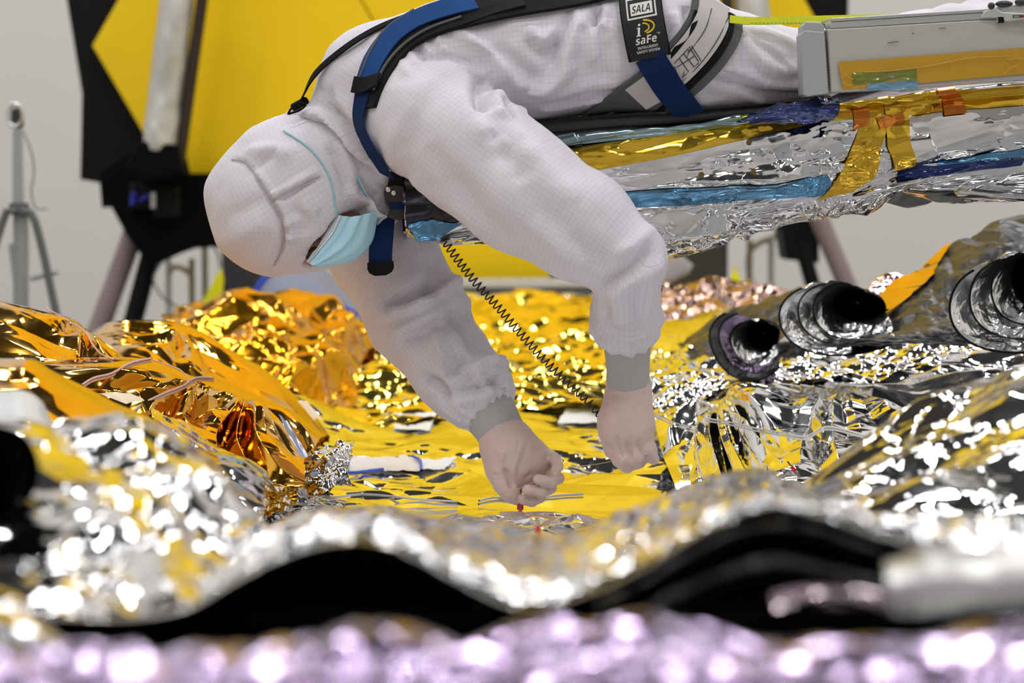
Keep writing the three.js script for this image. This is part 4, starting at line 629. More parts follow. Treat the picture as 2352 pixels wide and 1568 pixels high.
  const P2 = loft([C([[1120, 322, 3.90], [1300, 303, 3.895], [1440, 290, 3.9]]), C([[1120, 328, 3.888], [1300, 309, 3.885], [1440, 296, 3.888]]), C([[1120, 338, 3.89], [1300, 319, 3.888], [1440, 304, 3.89]])]);
  mesh('foam_strip', sheetGeometry(P2, 40, 10), std([0.012, 0.012, 0.013], 0.7), t);
}
{
  const t = thing('aluminium_beam', 'pale aluminium beam with welded end cap and amber tape lying on the boom', 'beam');
  const paint = std([0.50, 0.47, 0.42], 0.5, 0.25), capM = std([0.40, 0.41, 0.41], 0.5, 0.3);
  const a = P(1893, 142, 3.86), b = P(3200, 60, 3.99), H = 0.0985;
  mesh('body', beamBox(a, b, H, 0.06, 0.003), paint, t);
  const up = 0.5 * H;
  mesh('top_rail', beamBox(a.clone().add(V(0.003, up + 0.006, 0.012)), b.clone().add(V(0, up + 0.006, 0.012)), 0.011, 0.034, 0.002), M.alu, t);
  mesh('top_lip', beamBox(a.clone().add(V(0.003, up + 0.014, 0.006)), b.clone().add(V(0, up + 0.014, 0.006)), 0.005, 0.05, 0.001), M.alu, t);
  mesh('end_cap', upright([[1843, 80], [1848, 72], [1890, 76], [1899, 212], [1855, 218], [1848, 214]], 3.826, 0.065, 0.002), capM, t);
  mesh('cap_block', upright([[1846, 60], [1852, 52], [1884, 54], [1890, 60], [1890, 74], [1884, 79], [1852, 78], [1846, 72]], 3.828, 0.06, 0.002), capM, t);
  const w = []; for (let i = 0; i <= 22; i++) { const q = i / 22; w.push(P(lerp(1889, 1898, q), lerp(80, 211, q), 3.827)); }
  w.forEach((p, i) => { const g = new THREE.SphereGeometry(0.0042, 10, 8); g.scale(1, 0.75, 0.6); g.translate(p.x, p.y, p.z); mesh('weld_bead', g, std([0.30, 0.29, 0.28], 0.55, 0.3), t); void i; });
  const face = (x, y) => P(x, y, lerp(3.826, 3.956, (x - 1893) / 1307));
  const quadG = (pts, nu, nv, lift, k, amp) => gridGeometry(nu, nv, (u, v, p) => { const q = [0, 1].map(e => lerp(lerp(pts[0][e], pts[1][e], u), lerp(pts[3][e], pts[2][e], u), v)); return p.copy(face(...q)).add(V(0, 0, lift + amp * facet(u * 6, v * 3, k))); });
  mesh('amber_tape', quadG([[1925, 143], [2400, 106], [2400, 166], [1936, 206]], 80, 16, 0.0016, 3, 0.0004), phys([0.50, 0.27, 0.01], { roughness: 0.35, clearcoat: 0.4 }), t);
  mesh('green_film', quadG([[1957, 168], [2104, 158], [2106, 184], [1958, 196]], 40, 20, 0.003, 5, 0.0016), phys([0.17, 0.19, 0.02], { roughness: 0.2, clearcoat: 0.6 }), t);
  mesh('blue_film', quadG([[1990, 192], [2106, 184], [2110, 204], [1992, 208]], 40, 14, 0.003, 6, 0.0016), phys([0.14, 0.28, 0.38], { roughness: 0.2, clearcoat: 0.6 }), t);
  const hair = std([0.62, 0.36, 0.05], 0.4);
  for (const pts of [[[1985, 166], [2040, 163], [2110, 155], [2160, 146], [2230, 133], [2320, 129]], [[1938, 170], [1952, 180], [1960, 182]], [[1936, 190], [1948, 196], [1958, 194]], [[2310, 137], [2352, 134]], [[2305, 172], [2318, 158], [2336, 150]]]) mesh('loose_fibre', tube(pts.map(([x, y]) => face(x, y).add(V(0, 0, 0.005))), 0.0006, 40, 5), hair, t);
  for (const [x, y, r] of [[2045, 98, 8], [2060, 96, 6], [2165, 65, 9], [2097, 77, 4], [2055, 96, 5]]) { const p = face(x, y).add(V(0, 0, 0.0004)); const g = rbox(r / F * 3.86 * 1.6, 0.0016, 0.0006, 0.0002, 1); g.translate(p.x, p.y, p.z); mesh('scuff', g, std([0.16, 0.15, 0.14], 0.7), t); }
}
// strap, buckle and cleat along the top of the beam
{
  const t = thing('safety_strap', 'frayed yellow webbing strap stretched along the top of the beam', 'strap');
  const pts = [[1676, 44], [1720, 48], [1800, 47], [1900, 44], [2000, 42], [2090, 43], [2135, 46]].map(([x, y]) => P(x, y, 3.885));
  mesh('webbing', ribbon(pts, pts.map(() => V(0, 0.25, 1).normalize()), u => 0.0125 - 0.002 * u, 0.003, 80), std([0.62, 0.66, 0.02], 0.85), t);
  const r = rng(5), dash = std([0.05, 0.28, 0.06], 0.8);
  for (let i = 0; i < 26; i++) { const x = 1725 + i * 9, a = P(x, lerp(53, 51, i / 25), 3.8825), b = P(x + 5, lerp(53, 51, i / 25), 3.8825); mesh('stitch', bar(a, b, 0.0005, 0.0005, 6), dash, t); }
  for (let i = 0; i < 34; i++) { const x = 1700 + r() * 430, a = P(x, lerp(41, 38, (x - 1700) / 400), 3.885), b = P(x + (r() - 0.5) * 8, lerp(36, 33, (x - 1700) / 400) + r() * 2, 3.88); mesh('frayed_thread', bar(a, b, 0.0004, 0.0003, 5), std([0.66, 0.68, 0.10], 0.9), t); }
  const s = thing('strap_buckle', 'bright steel buckle joining the yellow strap on the beam', 'buckle');
  mesh('plate', upright([[2156, 31], [2164, 28], [2236, 24], [2240, 30], [2234, 36], [2212, 38], [2208, 45], [2170, 47], [2164, 44]], 3.872, 0.012, 0.001), M.steel, s);
  mesh('plate', upright([[2132, 40], [2158, 34], [2166, 46], [2140, 47]], 3.875, 0.008, 0.001), M.steel, s);
  const rv = new THREE.SphereGeometry(0.0038, 14, 10); const q = P(2174, 39, 3.870); rv.translate(q.x, q.y, q.z); mesh('rivet', rv, M.steel, s);
  mesh('hook', tube([[2236, 26], [2246, 30], [2252, 40], [2248, 46]].map(([x, y]) => P(x, y, 3.876)), 0.0022, 24, 8), M.steel, s);
  const c = thing('line_cleat', 'grey metal cleat with black knobs at the upper right corner', 'cleat');
  mesh('body', upright([[2254, 40], [2260, 28], [2286, 19], [2302, 30], [2352, 32], [2420, 28], [2420, 42], [2352, 43], [2307, 48], [2294, 49], [2292, 38]], 3.862, 0.035, 0.0015), std([0.62, 0.62, 0.60], 0.35, 0.6), c);
  mesh('upper_plate', upright([[2286, 18], [2302, 13], [2420, 8], [2420, 26], [2352, 30], [2304, 29]], 3.868, 0.03, 0.001), std([0.70, 0.70, 0.70], 0.3, 0.7), c);
  for (const [x, y, w, h] of [[2306, 9, 0.014, 0.0055], [2277, 13, 0.0058, 0.0055], [2345, 5, 0.01, 0.006]]) { const g = new THREE.SphereGeometry(1, 20, 14); g.scale(w, h, 0.006); const p = P(x, y, 3.862); g.translate(p.x, p.y, p.z); mesh('knob', g, std([0.02, 0.02, 0.02], 0.35), c); }
  mesh('foot', upright([[2294, 40], [2304, 40], [2306, 50], [2295, 51]], 3.858, 0.012, 0.0008), M.black, c);
  const cv = document.createElement('canvas'); cv.width = 256; cv.height = 48; const x = cv.getContext('2d'); x.fillStyle = '#0b0b0c'; x.fillRect(0, 0, 256, 48); x.fillStyle = '#d8d8d8'; x.font = 'bold 34px sans-serif'; x.fillText('HARKEN', 22, 37); x.fillStyle = '#c02018'; x.fillRect(190, 8, 50, 30);
  const tx = new THREE.CanvasTexture(cv); tx.colorSpace = THREE.SRGBColorSpace; const pl = new THREE.PlaneGeometry(0.0175, 0.0036); pl.rotateZ(0.03); const p = P(2339, 37.4, 3.8595); pl.translate(p.x, p.y, p.z); mesh('name_plate', pl, std(0xffffff, 0.5, 0, { map: tx }), c);
}
// ---------------------------------------------------------------- harness worn over the coverall
{
  const t = thing('safety_harness', 'black and blue safety harness strapped around the technician\u2019s back, chest and leg', 'harness');
  const sp_ = { roughness: 0.8, specularIntensity: 0.3 }, navy = phys([0.004, 0.018, 0.075], sp_), blk = phys([0.006, 0.006, 0.007], sp_), grey = phys([0.09, 0.095, 0.09], sp_), pale = phys([0.50, 0.46, 0.46], sp_), pad = phys([0.010, 0.0095, 0.0095], sp_);
  const lay = (name, mat, pts, width, lift, thick = 0.004, seg = 70, f = suitF) => { const h = pts.map(([x, y]) => touch(f, x, y, lift)); return mesh(name, ribbon(h.map(q => q.p), h.map(q => q.n), width, thick, seg), mat, t); };
  const torsoOnly = (x, y, z) => Math.min(torsoF(x, y, z), nearF(x, y, z) + 0.0);
  // shoulder strap: padded black, blue web on top, grey piping
  const sh = [[1200, 2], [1120, 18], [1050, 36], [975, 62], [915, 102], [878, 150], [856, 205], [846, 250]];
  lay('shoulder_pad', pad, sh, 0.062, 0.006, 0.008);
  lay('shoulder_strap', phys([0.010, 0.055, 0.19], sp_), [[1090, 18], [1030, 30], [962, 55], [905, 94], [868, 145], [848, 200]], 0.040, 0.0125, 0.003);
  lay('shoulder_strap', navy, [[852, 190], [842, 235], [838, 270], [848, 305], [872, 350], [898, 390]], 0.036, 0.0115, 0.003);
  lay('keeper_band', blk, [[826, 200], [850, 204], [884, 196]], 0.026, 0.016, 0.004, 30);
  lay('piping', grey, [[1060, 50], [985, 78], [928, 118], [893, 165], [872, 215]], 0.004, 0.0135, 0.003);
  lay('piping', grey, [[960, 36], [895, 78], [858, 130], [836, 190]], 0.004, 0.0135, 0.003);
  lay('back_strap', pad, [[960, 76], [1060, 52], [1160, 32], [1260, 16], [1345, 4], [1420, -12]], 0.030, 0.007, 0.006);
  lay('back_strap', blk, [[700, 235], [735, 175], [800, 118], [870, 76], [960, 40]], 0.012, 0.010, 0.003);
  const bk = touch(suitF, 690, 246, 0.006); const bg = rbox(0.030, 0.012, 0.018, 0.004); bg.rotateZ(0.5); bg.translate(bk.p.x, bk.p.y, bk.p.z); mesh('back_buckle', bg, blk, t);
  mesh('cord_loop', tube([[662, 262], [672, 246], [690, 236], [702, 240], [690, 252], [668, 260]].map(([x, y]) => P(x, y, 3.93)), 0.002, 40, 6, true), blk, t);
  for (const [x, y] of [[1196, 8], [1214, 4]]) { const g = new THREE.SphereGeometry(0.010, 16, 12); g.scale(1.3, 0.8, 1); const p = P(x, y, 3.92); g.translate(p.x, p.y, p.z); mesh('ring', g, M.steel, t); }
  const loop = [[1128, 14], [1138, -4], [1180, -14], [1240, -18], [1200, -2], [1160, 8]].map(([x, y]) => P(x, y, 3.94)); mesh('dorsal_loop', tube(loop, 0.004, 60, 8, true), navy, t);
  // waist label and blue strap
  lay('hip_strap', navy, [[1490, 126], [1497, 138], [1512, 160], [1535, 192], [1562, 222], [1586, 246]], 0.047, 0.0145, 0.004);
  const cv = document.createElement('canvas'); cv.width = 420; cv.height = 860; const x = cv.getContext('2d');
  x.fillStyle = '#070708'; x.fillRect(0, 0, 420, 860); x.fillStyle = '#0a7a40'; x.fillRect(60, 0, 300, 250); x.fillStyle = '#c9c21a'; x.font = '120px sans-serif'; x.fillText('LG', 120, 225);
  x.strokeStyle = '#d6d3cf'; x.lineWidth = 16; x.strokeRect(64, 300, 292, 168); x.fillStyle = '#d6d3cf'; x.fillRect(96, 340, 230, 100); x.fillStyle = '#0a0a0b'; x.font = 'italic bold 84px sans-serif'; x.fillText('SALA', 104, 420);
  x.fillStyle = '#d9d6d2'; x.font = 'italic bold 150px serif'; x.fillText('i', 112, 640); x.strokeStyle = '#d0b012'; x.lineWidth = 16; x.beginPath(); x.ellipse(205, 560, 110, 62, 0, -1.5, 1.4); x.stroke(); x.lineWidth = 13; x.beginPath(); x.ellipse(195, 566, 66, 40, 0, -1.5, 1.4); x.stroke();
  x.font = 'italic bold 104px sans-serif'; x.fillText('saFe', 88, 716); x.font = 'bold 34px sans-serif'; x.fillText('INTELLIGENT', 104, 762); x.fillText('SAFETY SYSTEM', 84, 800); x.font = '24px sans-serif'; x.fillText('TM', 330, 650);
  const tx = new THREE.CanvasTexture(cv); tx.colorSpace = THREE.SRGBColorSpace; tx.anisotropy = 4;
  // the label hangs along the strap, slightly stiff
  const ctl = [[1466, -62], [1470, -10], [1474, 40], [1482, 86], [1492, 132]].map(([a, b]) => touch(suitF, a, b, 0.0125)); const sp = spline(ctl.map(q => q.p));
  const side = V(1, 0.20, 0).normalize();
  const lg = gridGeometry(24, 60, (u, v, p) => { p.copy(sp.getPoint(1 - v)); const w = 0.0640 * (1 - 0.10 * smooth(0.12, 0, v)); return p.addScaledVector(side, (u - 0.5) * w).add(V(0, 0, 0.006 - 0.020 * (u - 0.5) ** 2)); });
  mesh('label_patch', lg, std(0xffffff, 0.75, 0, { map: tx }), t);
  const bkg = gridGeometry(8, 30, (u, v, p) => { p.copy(sp.getPoint(1 - v)); return p.addScaledVector(side, (u - 0.5) * 0.068).add(V(0, 0, 0.001)); }); mesh('label_backing', bkg, blk, t);
  // thigh strap: grey pad, pale webbing with box stitching
  const th = [[1644, 20], [1640, 60], [1612, 108], [1572, 152], [1528, 190], [1470, 226], [1420, 248], [1380, 268]];
  lay('thigh_pad', grey, th, 0.092, 0.005, 0.006);
  lay('thigh_strap', pale, th.slice(0, 6).map(([a, b]) => [a - 10, b - 8]), 0.056, 0.0100, 0.003);
  lay('pad_binding', blk, th.map(([a, b]) => [a + 28, b + 22]), 0.010, 0.0095, 0.006);
  lay('pad_binding', blk, [[1596, 34], [1584, 66], [1552, 108], [1516, 146]], 0.010, 0.0095, 0.006);
  lay('thigh_buckle', M.steel, [[1354, 262], [1382, 252], [1408, 242]], 0.006, 0.014, 0.004, 20);
  const st = std([0.06, 0.05, 0.06], 0.9), line = pts => mesh('stitching', tube(pts.map(([a, b]) => touch(suitF, a, b, 0.0125).p), 0.0008, 24, 5), st, t);
  for (const l of [[[1578, 108], [1600, 140]], [[1583, 106], [1605, 138]], [[1576, 112], [1546, 142]], [[1546, 148], [1558, 172]], [[1600, 142], [1564, 172]], [[1578, 114], [1566, 168]], [[1590, 128], [1552, 150]], [[1566, 122], [1590, 150]], [[1558, 132], [1578, 160]]]) line(l);
  line([[1626, 30], [1612, 74], [1578, 120]]); line([[1664, 50], [1640, 96], [1602, 146], [1560, 184]]);
  // chest buckle with hanging blue tail
  const plateD = 3.905;
  mesh('chest_buckle', upright([[884, 442], [889, 432], [906, 427], [946, 432], [954, 446], [952, 470], [944, 486], [930, 500], [908, 503], [892, 496], [898, 482], [888, 466]], plateD, 0.012, 0.002), std([0.035, 0.033, 0.028], 0.35, 0.5), t);
  mesh('buckle_slot', upright([[892, 465], [946, 467], [944, 481], [898, 480]], plateD - 0.003, 0.004, 0.0005), navy, t);
  for (const [a, b] of [[904.5, 443], [942.5, 445], [935, 487], [892, 435]]) { const g = new THREE.SphereGeometry(0.0044, 14, 10); g.scale(1, 1, 0.5); const p = P(a, b, plateD - 0.003); g.translate(p.x, p.y, p.z); mesh('rivet', g, M.steel, t); }
  mesh('chest_strap', upright([[890, 430], [900, 390], [906, 398], [942, 430]], plateD + 0.004, 0.008, 0.001), pad, t);
  mesh('strap_tail', ribbon([P(880, 498, 3.925), P(877, 540, 3.915), P(874, 580, 3.912), P(874, 612, 3.912)], [V(0, 0.05, 1), V(0, 0, 1), V(0, 0, 1), V(0, 0, 1)], 0.0375, 0.004, 40), navy, t);
  mesh('tail_tip', upright([[845, 605], [902, 601], [903, 615], [898, 624], [886, 631], [860, 632], [849, 626], [845, 618]], 3.905, 0.010, 0.001), blk, t);
  const bag = loft([C([[930, 470, 3.96], [980, 470, 3.96], [1040, 520, 3.96]]), C([[930, 490, 3.93], [970, 490, 3.92], [1030, 535, 3.94]]), C([[940, 530, 3.95], [980, 540, 3.95], [1030, 545, 3.96]])], { disp: crumple([[0.03, 0.005, 1]], 931) }); mesh('gear_pouch', sheetGeometry(bag, 50, 40), std([0.02, 0.025, 0.04], 0.3), t);
}
// coiled tether from the chest to the near wrist
{
  const pts = [[968, 482], [1000, 520], [1040, 580], [1090, 645], [1140, 700], [1200, 770], [1260, 835], [1320, 892], [1360, 930], [1384, 962]].map(([x, y], i) => P(x, y, lerp(3.92, 3.965, i / 9))), c = spline(pts), turns = 46, n = 1300, hp = [], up = V(0, 0, 1);
  for (let i = 0; i <= n; i++) { const t = i / n, p = c.getPointAt(t), T = c.getTangentAt(t), s = V().crossVectors(T, up).normalize(), w = V().crossVectors(s, T), a = t * turns * Math.PI * 2, r = 0.0062 * smooth(0, 0.02, t) * smooth(1, 0.97, t) + 0.0004; hp.push(p.addScaledVector(s, Math.cos(a) * r).addScaledVector(w, Math.sin(a) * r)); }
  class Coil extends THREE.Curve { getPoint(t, o = V()) { const f = t * n, i = Math.min(n - 1, Math.floor(f)); return o.copy(hp[i]).lerp(hp[i + 1], f - i); } }
  tag(mesh('coiled_tether', new THREE.TubeGeometry(new Coil(), 1300, 0.0013, 6), std([0.012, 0.012, 0.012], 0.45)), 'black coiled tether hanging from the chest buckle to the near hand', 'cord');
}
// the pin held in the fingers, threads and loose pins
{
  const pin = (label, x, y, d, tilt, s = 1) => { const t = thing('pin', label, 'pin'); const a = P(x, y, d), ax = V(tilt, -1, 0).normalize(), at = k => a.clone().addScaledVector(ax, k * s); mesh('collar', bar(at(-0.006), at(0.006), 0.0041 * s, 0.0041 * s), std([0.45, 0.008, 0.012], 0.4), t); mesh('shank', bar(at(0.006), at(0.022), 0.0022 * s, 0.0022 * s), std([0.18, 0.17, 0.17], 0.35, 0.6), t); mesh('stem', bar(at(-0.018), at(-0.006), 0.0016 * s, 0.0016 * s), std([0.10, 0.06, 0.03], 0.5), t); };
  pin('red collared pin pinched between thumb and finger over the foil', 1195, 1159, 3.962, 0.0, 1.3);
  pin('red tipped pin stuck in the pleats right of the near hand', 1822, 1076, 3.72, 0.8, 0.8);
  pin('blurred red pin tip on the near silver crest', 1236, 1214, 2.6, 0.1, 0.7);
  pin('blurred red pin in the trough between the two black waves', 1302, 1330, 1.5, -0.3, 0.55);
  const th = tag(mesh('thread', tube([[1135, 1137], [1180, 1126], [1215, 1112], [1260, 1088], [1310, 1074], [1380, 1064], [1440, 1050]].map(([x, y], i) => P(x, y, 3.935 + (i > 4 ? 0.0 : 0))), 0.0006, 90, 5), std([0.62, 0.44, 0.14], 0.6)), 'thin amber thread pulled from one hand to the other', 'thread'); void th;
}
// ---------------------------------------------------------------- things beyond the foil
{
  const D = 9.4, t = thing('tripod_stand', 'grey tripod stand with a sensor head at the left edge', 'stand'), g = M.greyPaint, at = (x, y, dz = 0) => P(x, y, D + dz);
  const down = (a, b) => { const e = b.y > 0 ? a.clone().lerp(b, a.y / (a.y - b.y)) : b; return e; };
  mesh('pole', bar(at(42, 470), at(40, 300), 0.022, 0.018), g, t);
  const top = at(48, 480), foot = down(top, at(48, 700)); mesh('main_tube', bar(foot, top, 0.034, 0.03), g, t);
  mesh('collar', bar(at(44, 492), at(43, 466), 0.05, 0.036), std([0.06, 0.06, 0.06], 0.5), t);
  for (const [x0, y0, x1, y1, x2, y2] of [[36, 486, 6, 510, -20, 600], [52, 486, 84, 520, 124, 700]]) { const a = at(x0, y0, -0.05), b = at(x1, y1, -0.06), c = down(b, at(x2, y2, -0.1)); mesh('leg', tube([a, a.clone().lerp(b, 0.6).add(V(0, 0.03, 0)), b, b.clone().lerp(c, 0.3), c], 0.016, 50, 10), std([0.10, 0.105, 0.105], 0.5), t); }
  mesh('brace', bar(at(26, 560, -0.02), at(36, 640, -0.02), 0.012, 0.012), g, t); mesh('brace', bar(at(72, 640, -0.02), at(132, 626, -0.05), 0.010, 0.008), g, t);
  const h = rbox(0.05, 0.085, 0.05, 0.02); const p = at(40, 272); h.translate(p.x, p.y, p.z); mesh('sensor_head', h, std([0.03, 0.03, 0.032], 0.4), t);
  const ring = new THREE.TorusGeometry(0.036, 0.007, 10, 30); ring.scale(0.8, 1.2, 1); const p2 = at(34, 264, -0.03); ring.translate(p2.x, p2.y, p2.z); mesh('guard_ring', ring, M.steel, t);
  mesh('cable', tube([at(52, 300), at(72, 350), at(78, 400), at(72, 440), at(84, 478), at(108, 480)], 0.0035, 60, 6), std([0.18, 0.18, 0.17], 0.6), t);
}
// platform edge at the far end of the foil
{
  const t = thing('pallet_edge', 'grey rail of the pallet at the far end of the gold tinted foil', 'rail'), D = 12.15;
  const m = std([0.52, 0.51, 0.48], 0.5, 0.2), d = std([0.12, 0.11, 0.10], 0.6);
  mesh('rail', beamBox(P(660, 654, D), P(1510, 646, D), 0.045, 0.12, 0.01), m, t); mesh('web', beamBox(P(660, 675, D), P(1510, 668, D), 0.05, 0.06, 0.004), d, t);
  const L = loft([C([[660, 684, 12.1], [1100, 680, 12.1], [1510, 676, 12.1]]), C([[660, 686, 11.9], [1100, 682, 11.9], [1510, 678, 11.9]]), C([[660, 702, 11.8], [1100, 700, 11.8], [1510, 700, 11.8]]), C([[660, 712, 11.7], [1100, 712, 11.7], [1510, 712, 11.7]])], { disp: crumple([[0.10, 0.02, 2], [0.04, 0.012, 1.4], [0.02, 0.004, 1]], 951) });
  mesh('silver_edging', sheetGeometry(L, 420, 50), M.silver, t);
}
{
  const D = 9.6, t = thing('draped_cover', 'grey blue cloth cover with blue hem behind the technician\u2019s far sleeve', 'cover');
  const L = loft([C([[596, 672], [620, 634], [664, 612], [720, 606], [790, 650], [850, 700]], 10.1), C([[590, 676], [616, 640], [664, 622], [716, 620], [780, 664], [830, 708]], 9.5), C([[590, 690], [640, 672], [690, 670], [740, 682], [790, 706], [830, 730]], 9.2), C([[590, 720], [640, 716], [690, 716], [740, 722], [790, 736], [830, 750]], 9.1)], { disp: (s, q) => 0.01 * noise2(s * 7, q * 7, 4) });
  mesh('cloth', sheetGeometry(L, 70, 40), std([0.20, 0.21, 0.28], 0.8), t); void D;
  const hem = std([0.02, 0.06, 0.5], 0.7); mesh('hem', tube(Array.from({ length: 14 }, (_, i) => L.out(0.02 + 0.30 * i / 13, 0.30 - 0.02 * i / 13, V(), 0.01)), 0.013, 40, 8), hem, t); mesh('hem', tube(Array.from({ length: 14 }, (_, i) => L.out(0.5 + 0.45 * i / 13, 0.72, V(), 0.01)), 0.008, 40, 8), hem, t);
}
// the table everything rests on
{
  const t = thing('support_table', 'dark table carrying the folded foil membranes', 'table'), m = std([0.10, 0.10, 0.10], 0.6);
  mesh('deck', boxAt(-1.2, 1.2, 0.80, 0.88, -6.4, 3.1), m, t);
  const under = crumple([[0.3, 0.03, 1], [0.1, 0.012, 1]], 990); mesh('cover_foil', gridGeometry(90, 300, (u, v, p) => { const x = lerp(-1.2, 1.2, u), z = lerp(-6.4, 3.1, v); return p.set(x, 0.935 + under(x, z), z); }), M.silver, t);
  for (const x of [-1.05, 1.05]) for (const z of [-6.2, -1.8, 2.9]) mesh('leg', boxAt(x - 0.05, x + 0.05, 0, 0.80, z - 0.05, z + 0.05), m, t);
}
// dark cabinets and posts between the mirror legs
{
  const blk = std([0.02, 0.02, 0.022], 0.6);
  const cab = (label, pts, d, depth) => { const t = thing('equipment_cabinet', label, 'cabinet'); const q = pts.map(([x, y]) => P(x, y, d)), x0 = Math.min(...q.map(p => p.x)), x1 = Math.max(...q.map(p => p.x)), y1 = Math.max(...q.map(p => p.y)); const g = rbox(x1 - x0, y1, depth, 0.03); g.translate((x0 + x1) / 2, y1 / 2, EYE.z - d - depth / 2); mesh('body', g, blk, t); const h = bar(V(x0 + 0.08, y1 * 0.55, EYE.z - d + 0.02), V(x0 + 0.08, y1 * 0.7, EYE.z - d + 0.02), 0.012); mesh('handle', h, M.steel, t); return t; };
  cab('black equipment cabinet behind the technician\u2019s head', [[508, 566], [600, 760]], 11.9, 0.3);
  cab('black equipment cabinet behind the near elbow', [[1530, 545], [1672, 760]], 11.9, 0.3);
  const beige = [0.42, 0.36, 0.22], pale = [0.55, 0.54, 0.50];
  const railing = (label, posts, rail) => {
    const t = thing('stair_railing', label, 'railing');
    for (const [x, y, c] of posts) { const a = P(x, y, 13.5), m = std(c, 0.5); mesh('post', bar(V(a.x, 0, a.z), a, 0.018, 0.018), m, t); const s = new THREE.SphereGeometry(0.021, 14, 10); s.translate(a.x, a.y, a.z); mesh('cap', s, m, t); }
    mesh('handrail', tube(rail.map(([x, y]) => P(x, y, 13.5)), 0.018, 60, 10), std(beige, 0.5), t);
  };
  railing('beige stair railing below the left black shroud', [[386, 588, pale], [440, 600, beige], [470, 566, beige]], [[386, 630], [400, 612], [436, 628], [440, 660], [440, 720]]);
  railing('beige stair railing below the boom at the right', [[1650, 560, beige], [1722, 556, beige], [1772, 548, pale], [1862, 598, pale]], [[1722, 660], [1722, 580], [1740, 560], [1772, 546], [1790, 536]]);
  const flag = (label, pts, d) => { const t = thing('yellow_cloth', label, 'cloth'); mesh('cloth', upright(pts, d, 0.02, 0.002), std([0.78, 0.72, 0.0], 0.8), t); const a = P(pts[0][0], pts[0][1], d + 0.02); mesh('pole', bar(V(a.x, 0, a.z), a, 0.012, 0.012), M.alu, t); };
  flag('bright yellow cloth hanging on a pole behind the technician\u2019s head', [[506, 616], [512, 640], [508, 690], [470, 735], [444, 742], [462, 700], [484, 660]], 10.8);
  flag('small bright yellow cloth hanging on a pole below the boom', [[1688, 612], [1700, 640], [1712, 668], [1682, 670], [1680, 640]], 10.8);
  const lid = thing('grey_case', 'grey lilac case lid beside the near elbow', 'case'); mesh('lid', upright([[1528, 600], [1552, 584], [1586, 610], [1578, 624], [1528, 648]], 10.2, 0.25, 0.01), std([0.36, 0.35, 0.42], 0.6), lid); mesh('rim', beamBox(P(1526, 650, 10.18), P(1582, 622, 10.18), 0.018, 0.05, 0.004), std([0.22, 0.18, 0.2], 0.5), lid);
}
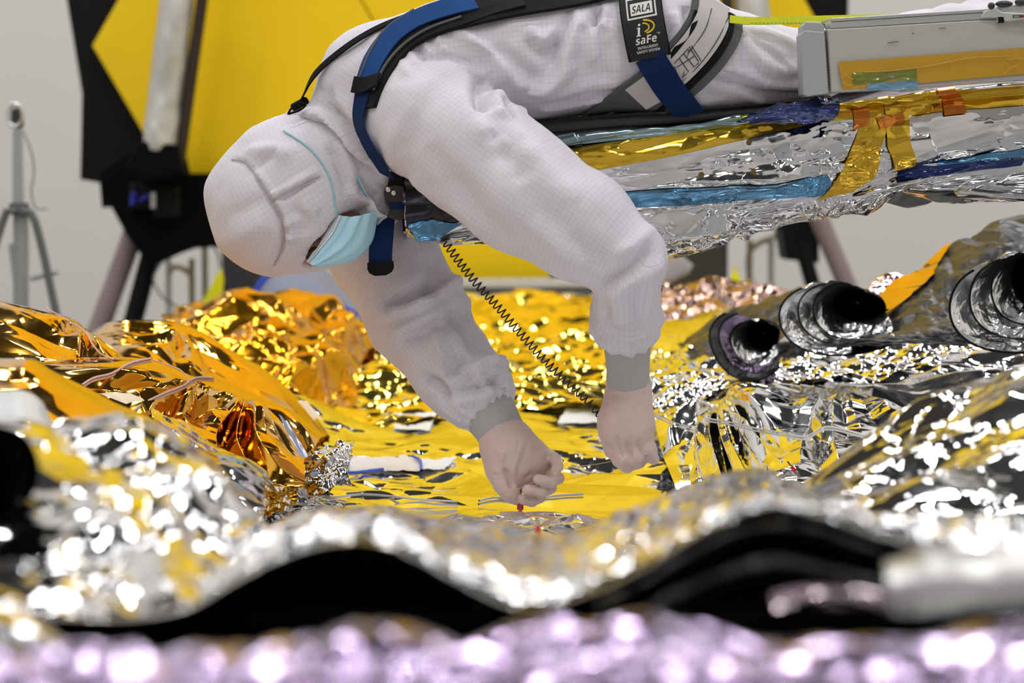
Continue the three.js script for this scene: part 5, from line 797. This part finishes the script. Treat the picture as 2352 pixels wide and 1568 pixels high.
// ---------------------------------------------------------------- cords, patches on the foil
{
  const cord = (label, pts, r, c, d0, d1) => tag(mesh('cord', tube(pts.map(([x, y], i) => P(x, y, d0 + (d1 - d0) * i / (pts.length - 1))), r, 80, 6), std(c, 0.7)), label, 'cord');
  const pink = [0.62, 0.42, 0.38], white = [0.72, 0.72, 0.70];
  for (const k of [0, 1]) {
    const o = k * 6, n = ['upper', 'lower'][k];
    cord(`${n} of two pink cords across the left peak of the tied amber fold`, [[188, 884 + o], [215, 868 + o], [255, 858 + o], [300, 834 + o], [346, 823 + o]], 0.0022, pink, 3.86, 4.08);
    cord(`${n} of two pink cords over the right peak of the tied amber fold`, [[304, 946 + o], [330, 926 + o], [380, 902 + o], [420, 886 + o], [450, 868 + o], [490, 868 + o]], 0.0022, pink, 3.83, 4.1);
    cord(`${n} of two clear cords stretched over the standing pleats`, [[1620, 960 + o], [1680, 970 + o], [1740, 984 + o], [1800, 994 + o], [1850, 1002 + o], [1900, 980 + o], [1990, 1000 + o], [2110, 1034 + o]], 0.0015, white, 4.25, 3.3);
    cord(`${n} of two clear cords right of the near hand`, [[1492, 944 + o], [1530, 962 + o], [1570, 978 + o], [1600, 990 + o]], 0.0012, white, 4.3, 4.25);
  }
  cord('fine twisted thread running down the upper amber fold', [[104, 706], [160, 738], [196, 762], [212, 790], [232, 812], [262, 826]], 0.0013, pink, 4.36, 4.1);
  cord('fine twisted thread between the two tied peaks', [[350, 826], [385, 838], [415, 850], [436, 874]], 0.0013, pink, 4.06, 4.0);
  const lying = (label, pts) => tag(mesh('cord', tube(pts.map(([x, y]) => onBed(x, y, 0.003)), 0.002, 100, 6), std(white, 0.7)), label, 'cord');
  lying('white cord snaking over the yellow valley floor left of the far hand', [[690, 1104], [720, 1128], [760, 1142], [830, 1136], [900, 1142], [980, 1152], [1050, 1156]]);
  lying('white cord lying on the foil under the far hand', [[1100, 1152], [1140, 1144], [1200, 1150], [1280, 1142], [1340, 1136]]);
  const patch = (name, label, q, d, c) => { const g = gridGeometry(16, 10, (u, v, p) => { const e = [0, 1, 2].map(k => lerp(lerp(q[0][k] ?? 0, q[1][k] ?? 0, u), lerp(q[3][k] ?? 0, q[2][k] ?? 0, u), v)); p.copy(e[2] > 4.2 && e[0] > 780 ? onBed(e[0], e[1], 0.005) : P(e[0], e[1], e[2])); p.y += 0.003 * facet(u * 2.5, v * 2, d); return p; }); return tag(mesh(name, g, c), label, 'patch'); };
  const wp = std([0.74, 0.73, 0.71], 0.45), cp = std([0.66, 0.52, 0.36], 0.4);
  patch('white_patch', 'white patch on the far yellow foil left of the far sleeve', [[905, 950, 5.75], [1005, 948, 5.75], [985, 988, 5.45], [905, 986, 5.45]], 3, wp);
  patch('white_patch', 'bright white patch behind the coiled tether', [[1300, 942, 5.6], [1386, 930, 5.6], [1384, 972, 5.3], [1280, 970, 5.3]], 4, wp);
  const bp = patch('tape_label', 'pale tape label with blue borders on the yellow foil', [[806, 1052, 4.78], [960, 1046, 4.78], [968, 1082, 4.55], [800, 1084, 4.55]], 5, std([0.66, 0.62, 0.60], 0.4));
  const bm = std([0.03, 0.10, 0.55], 0.5); for (const pts of [[[800, 1062], [804, 1086], [880, 1082]], [[948, 1048], [962, 1056], [968, 1080]]]) mesh('blue_border', tube(pts.map(([x, y]) => onBed(x, y, 0.009)), 0.003, 24, 6), bm, bp);
  patch('white_patch', 'translucent white patch right of the blue bordered label', [[970, 1054, 4.7], [1050, 1052, 4.7], [1020, 1078, 4.5], [960, 1082, 4.5]], 6, wp);
  patch('leaf_patch', 'pale peeling patch hanging from the pink cord', [[212, 900, 3.75], [300, 902, 3.75], [332, 920, 3.72], [290, 930, 3.7]], 7, cp);
  patch('leaf_patch', 'pale blue edged patch at the foot of the tied amber fold', [[640, 950, 4.0], [664, 972, 4.0], [708, 1050, 3.9], [690, 1052, 3.9]], 8, std([0.40, 0.45, 0.62], 0.3, 0.5));
  patch('leaf_patch', 'cream patch stuck low on the broad amber fold', [[684, 922, 5.0], [704, 918, 5.0], [740, 960, 4.9], [720, 964, 4.9]], 9, cp);
}
renderer.render(scene, camera);
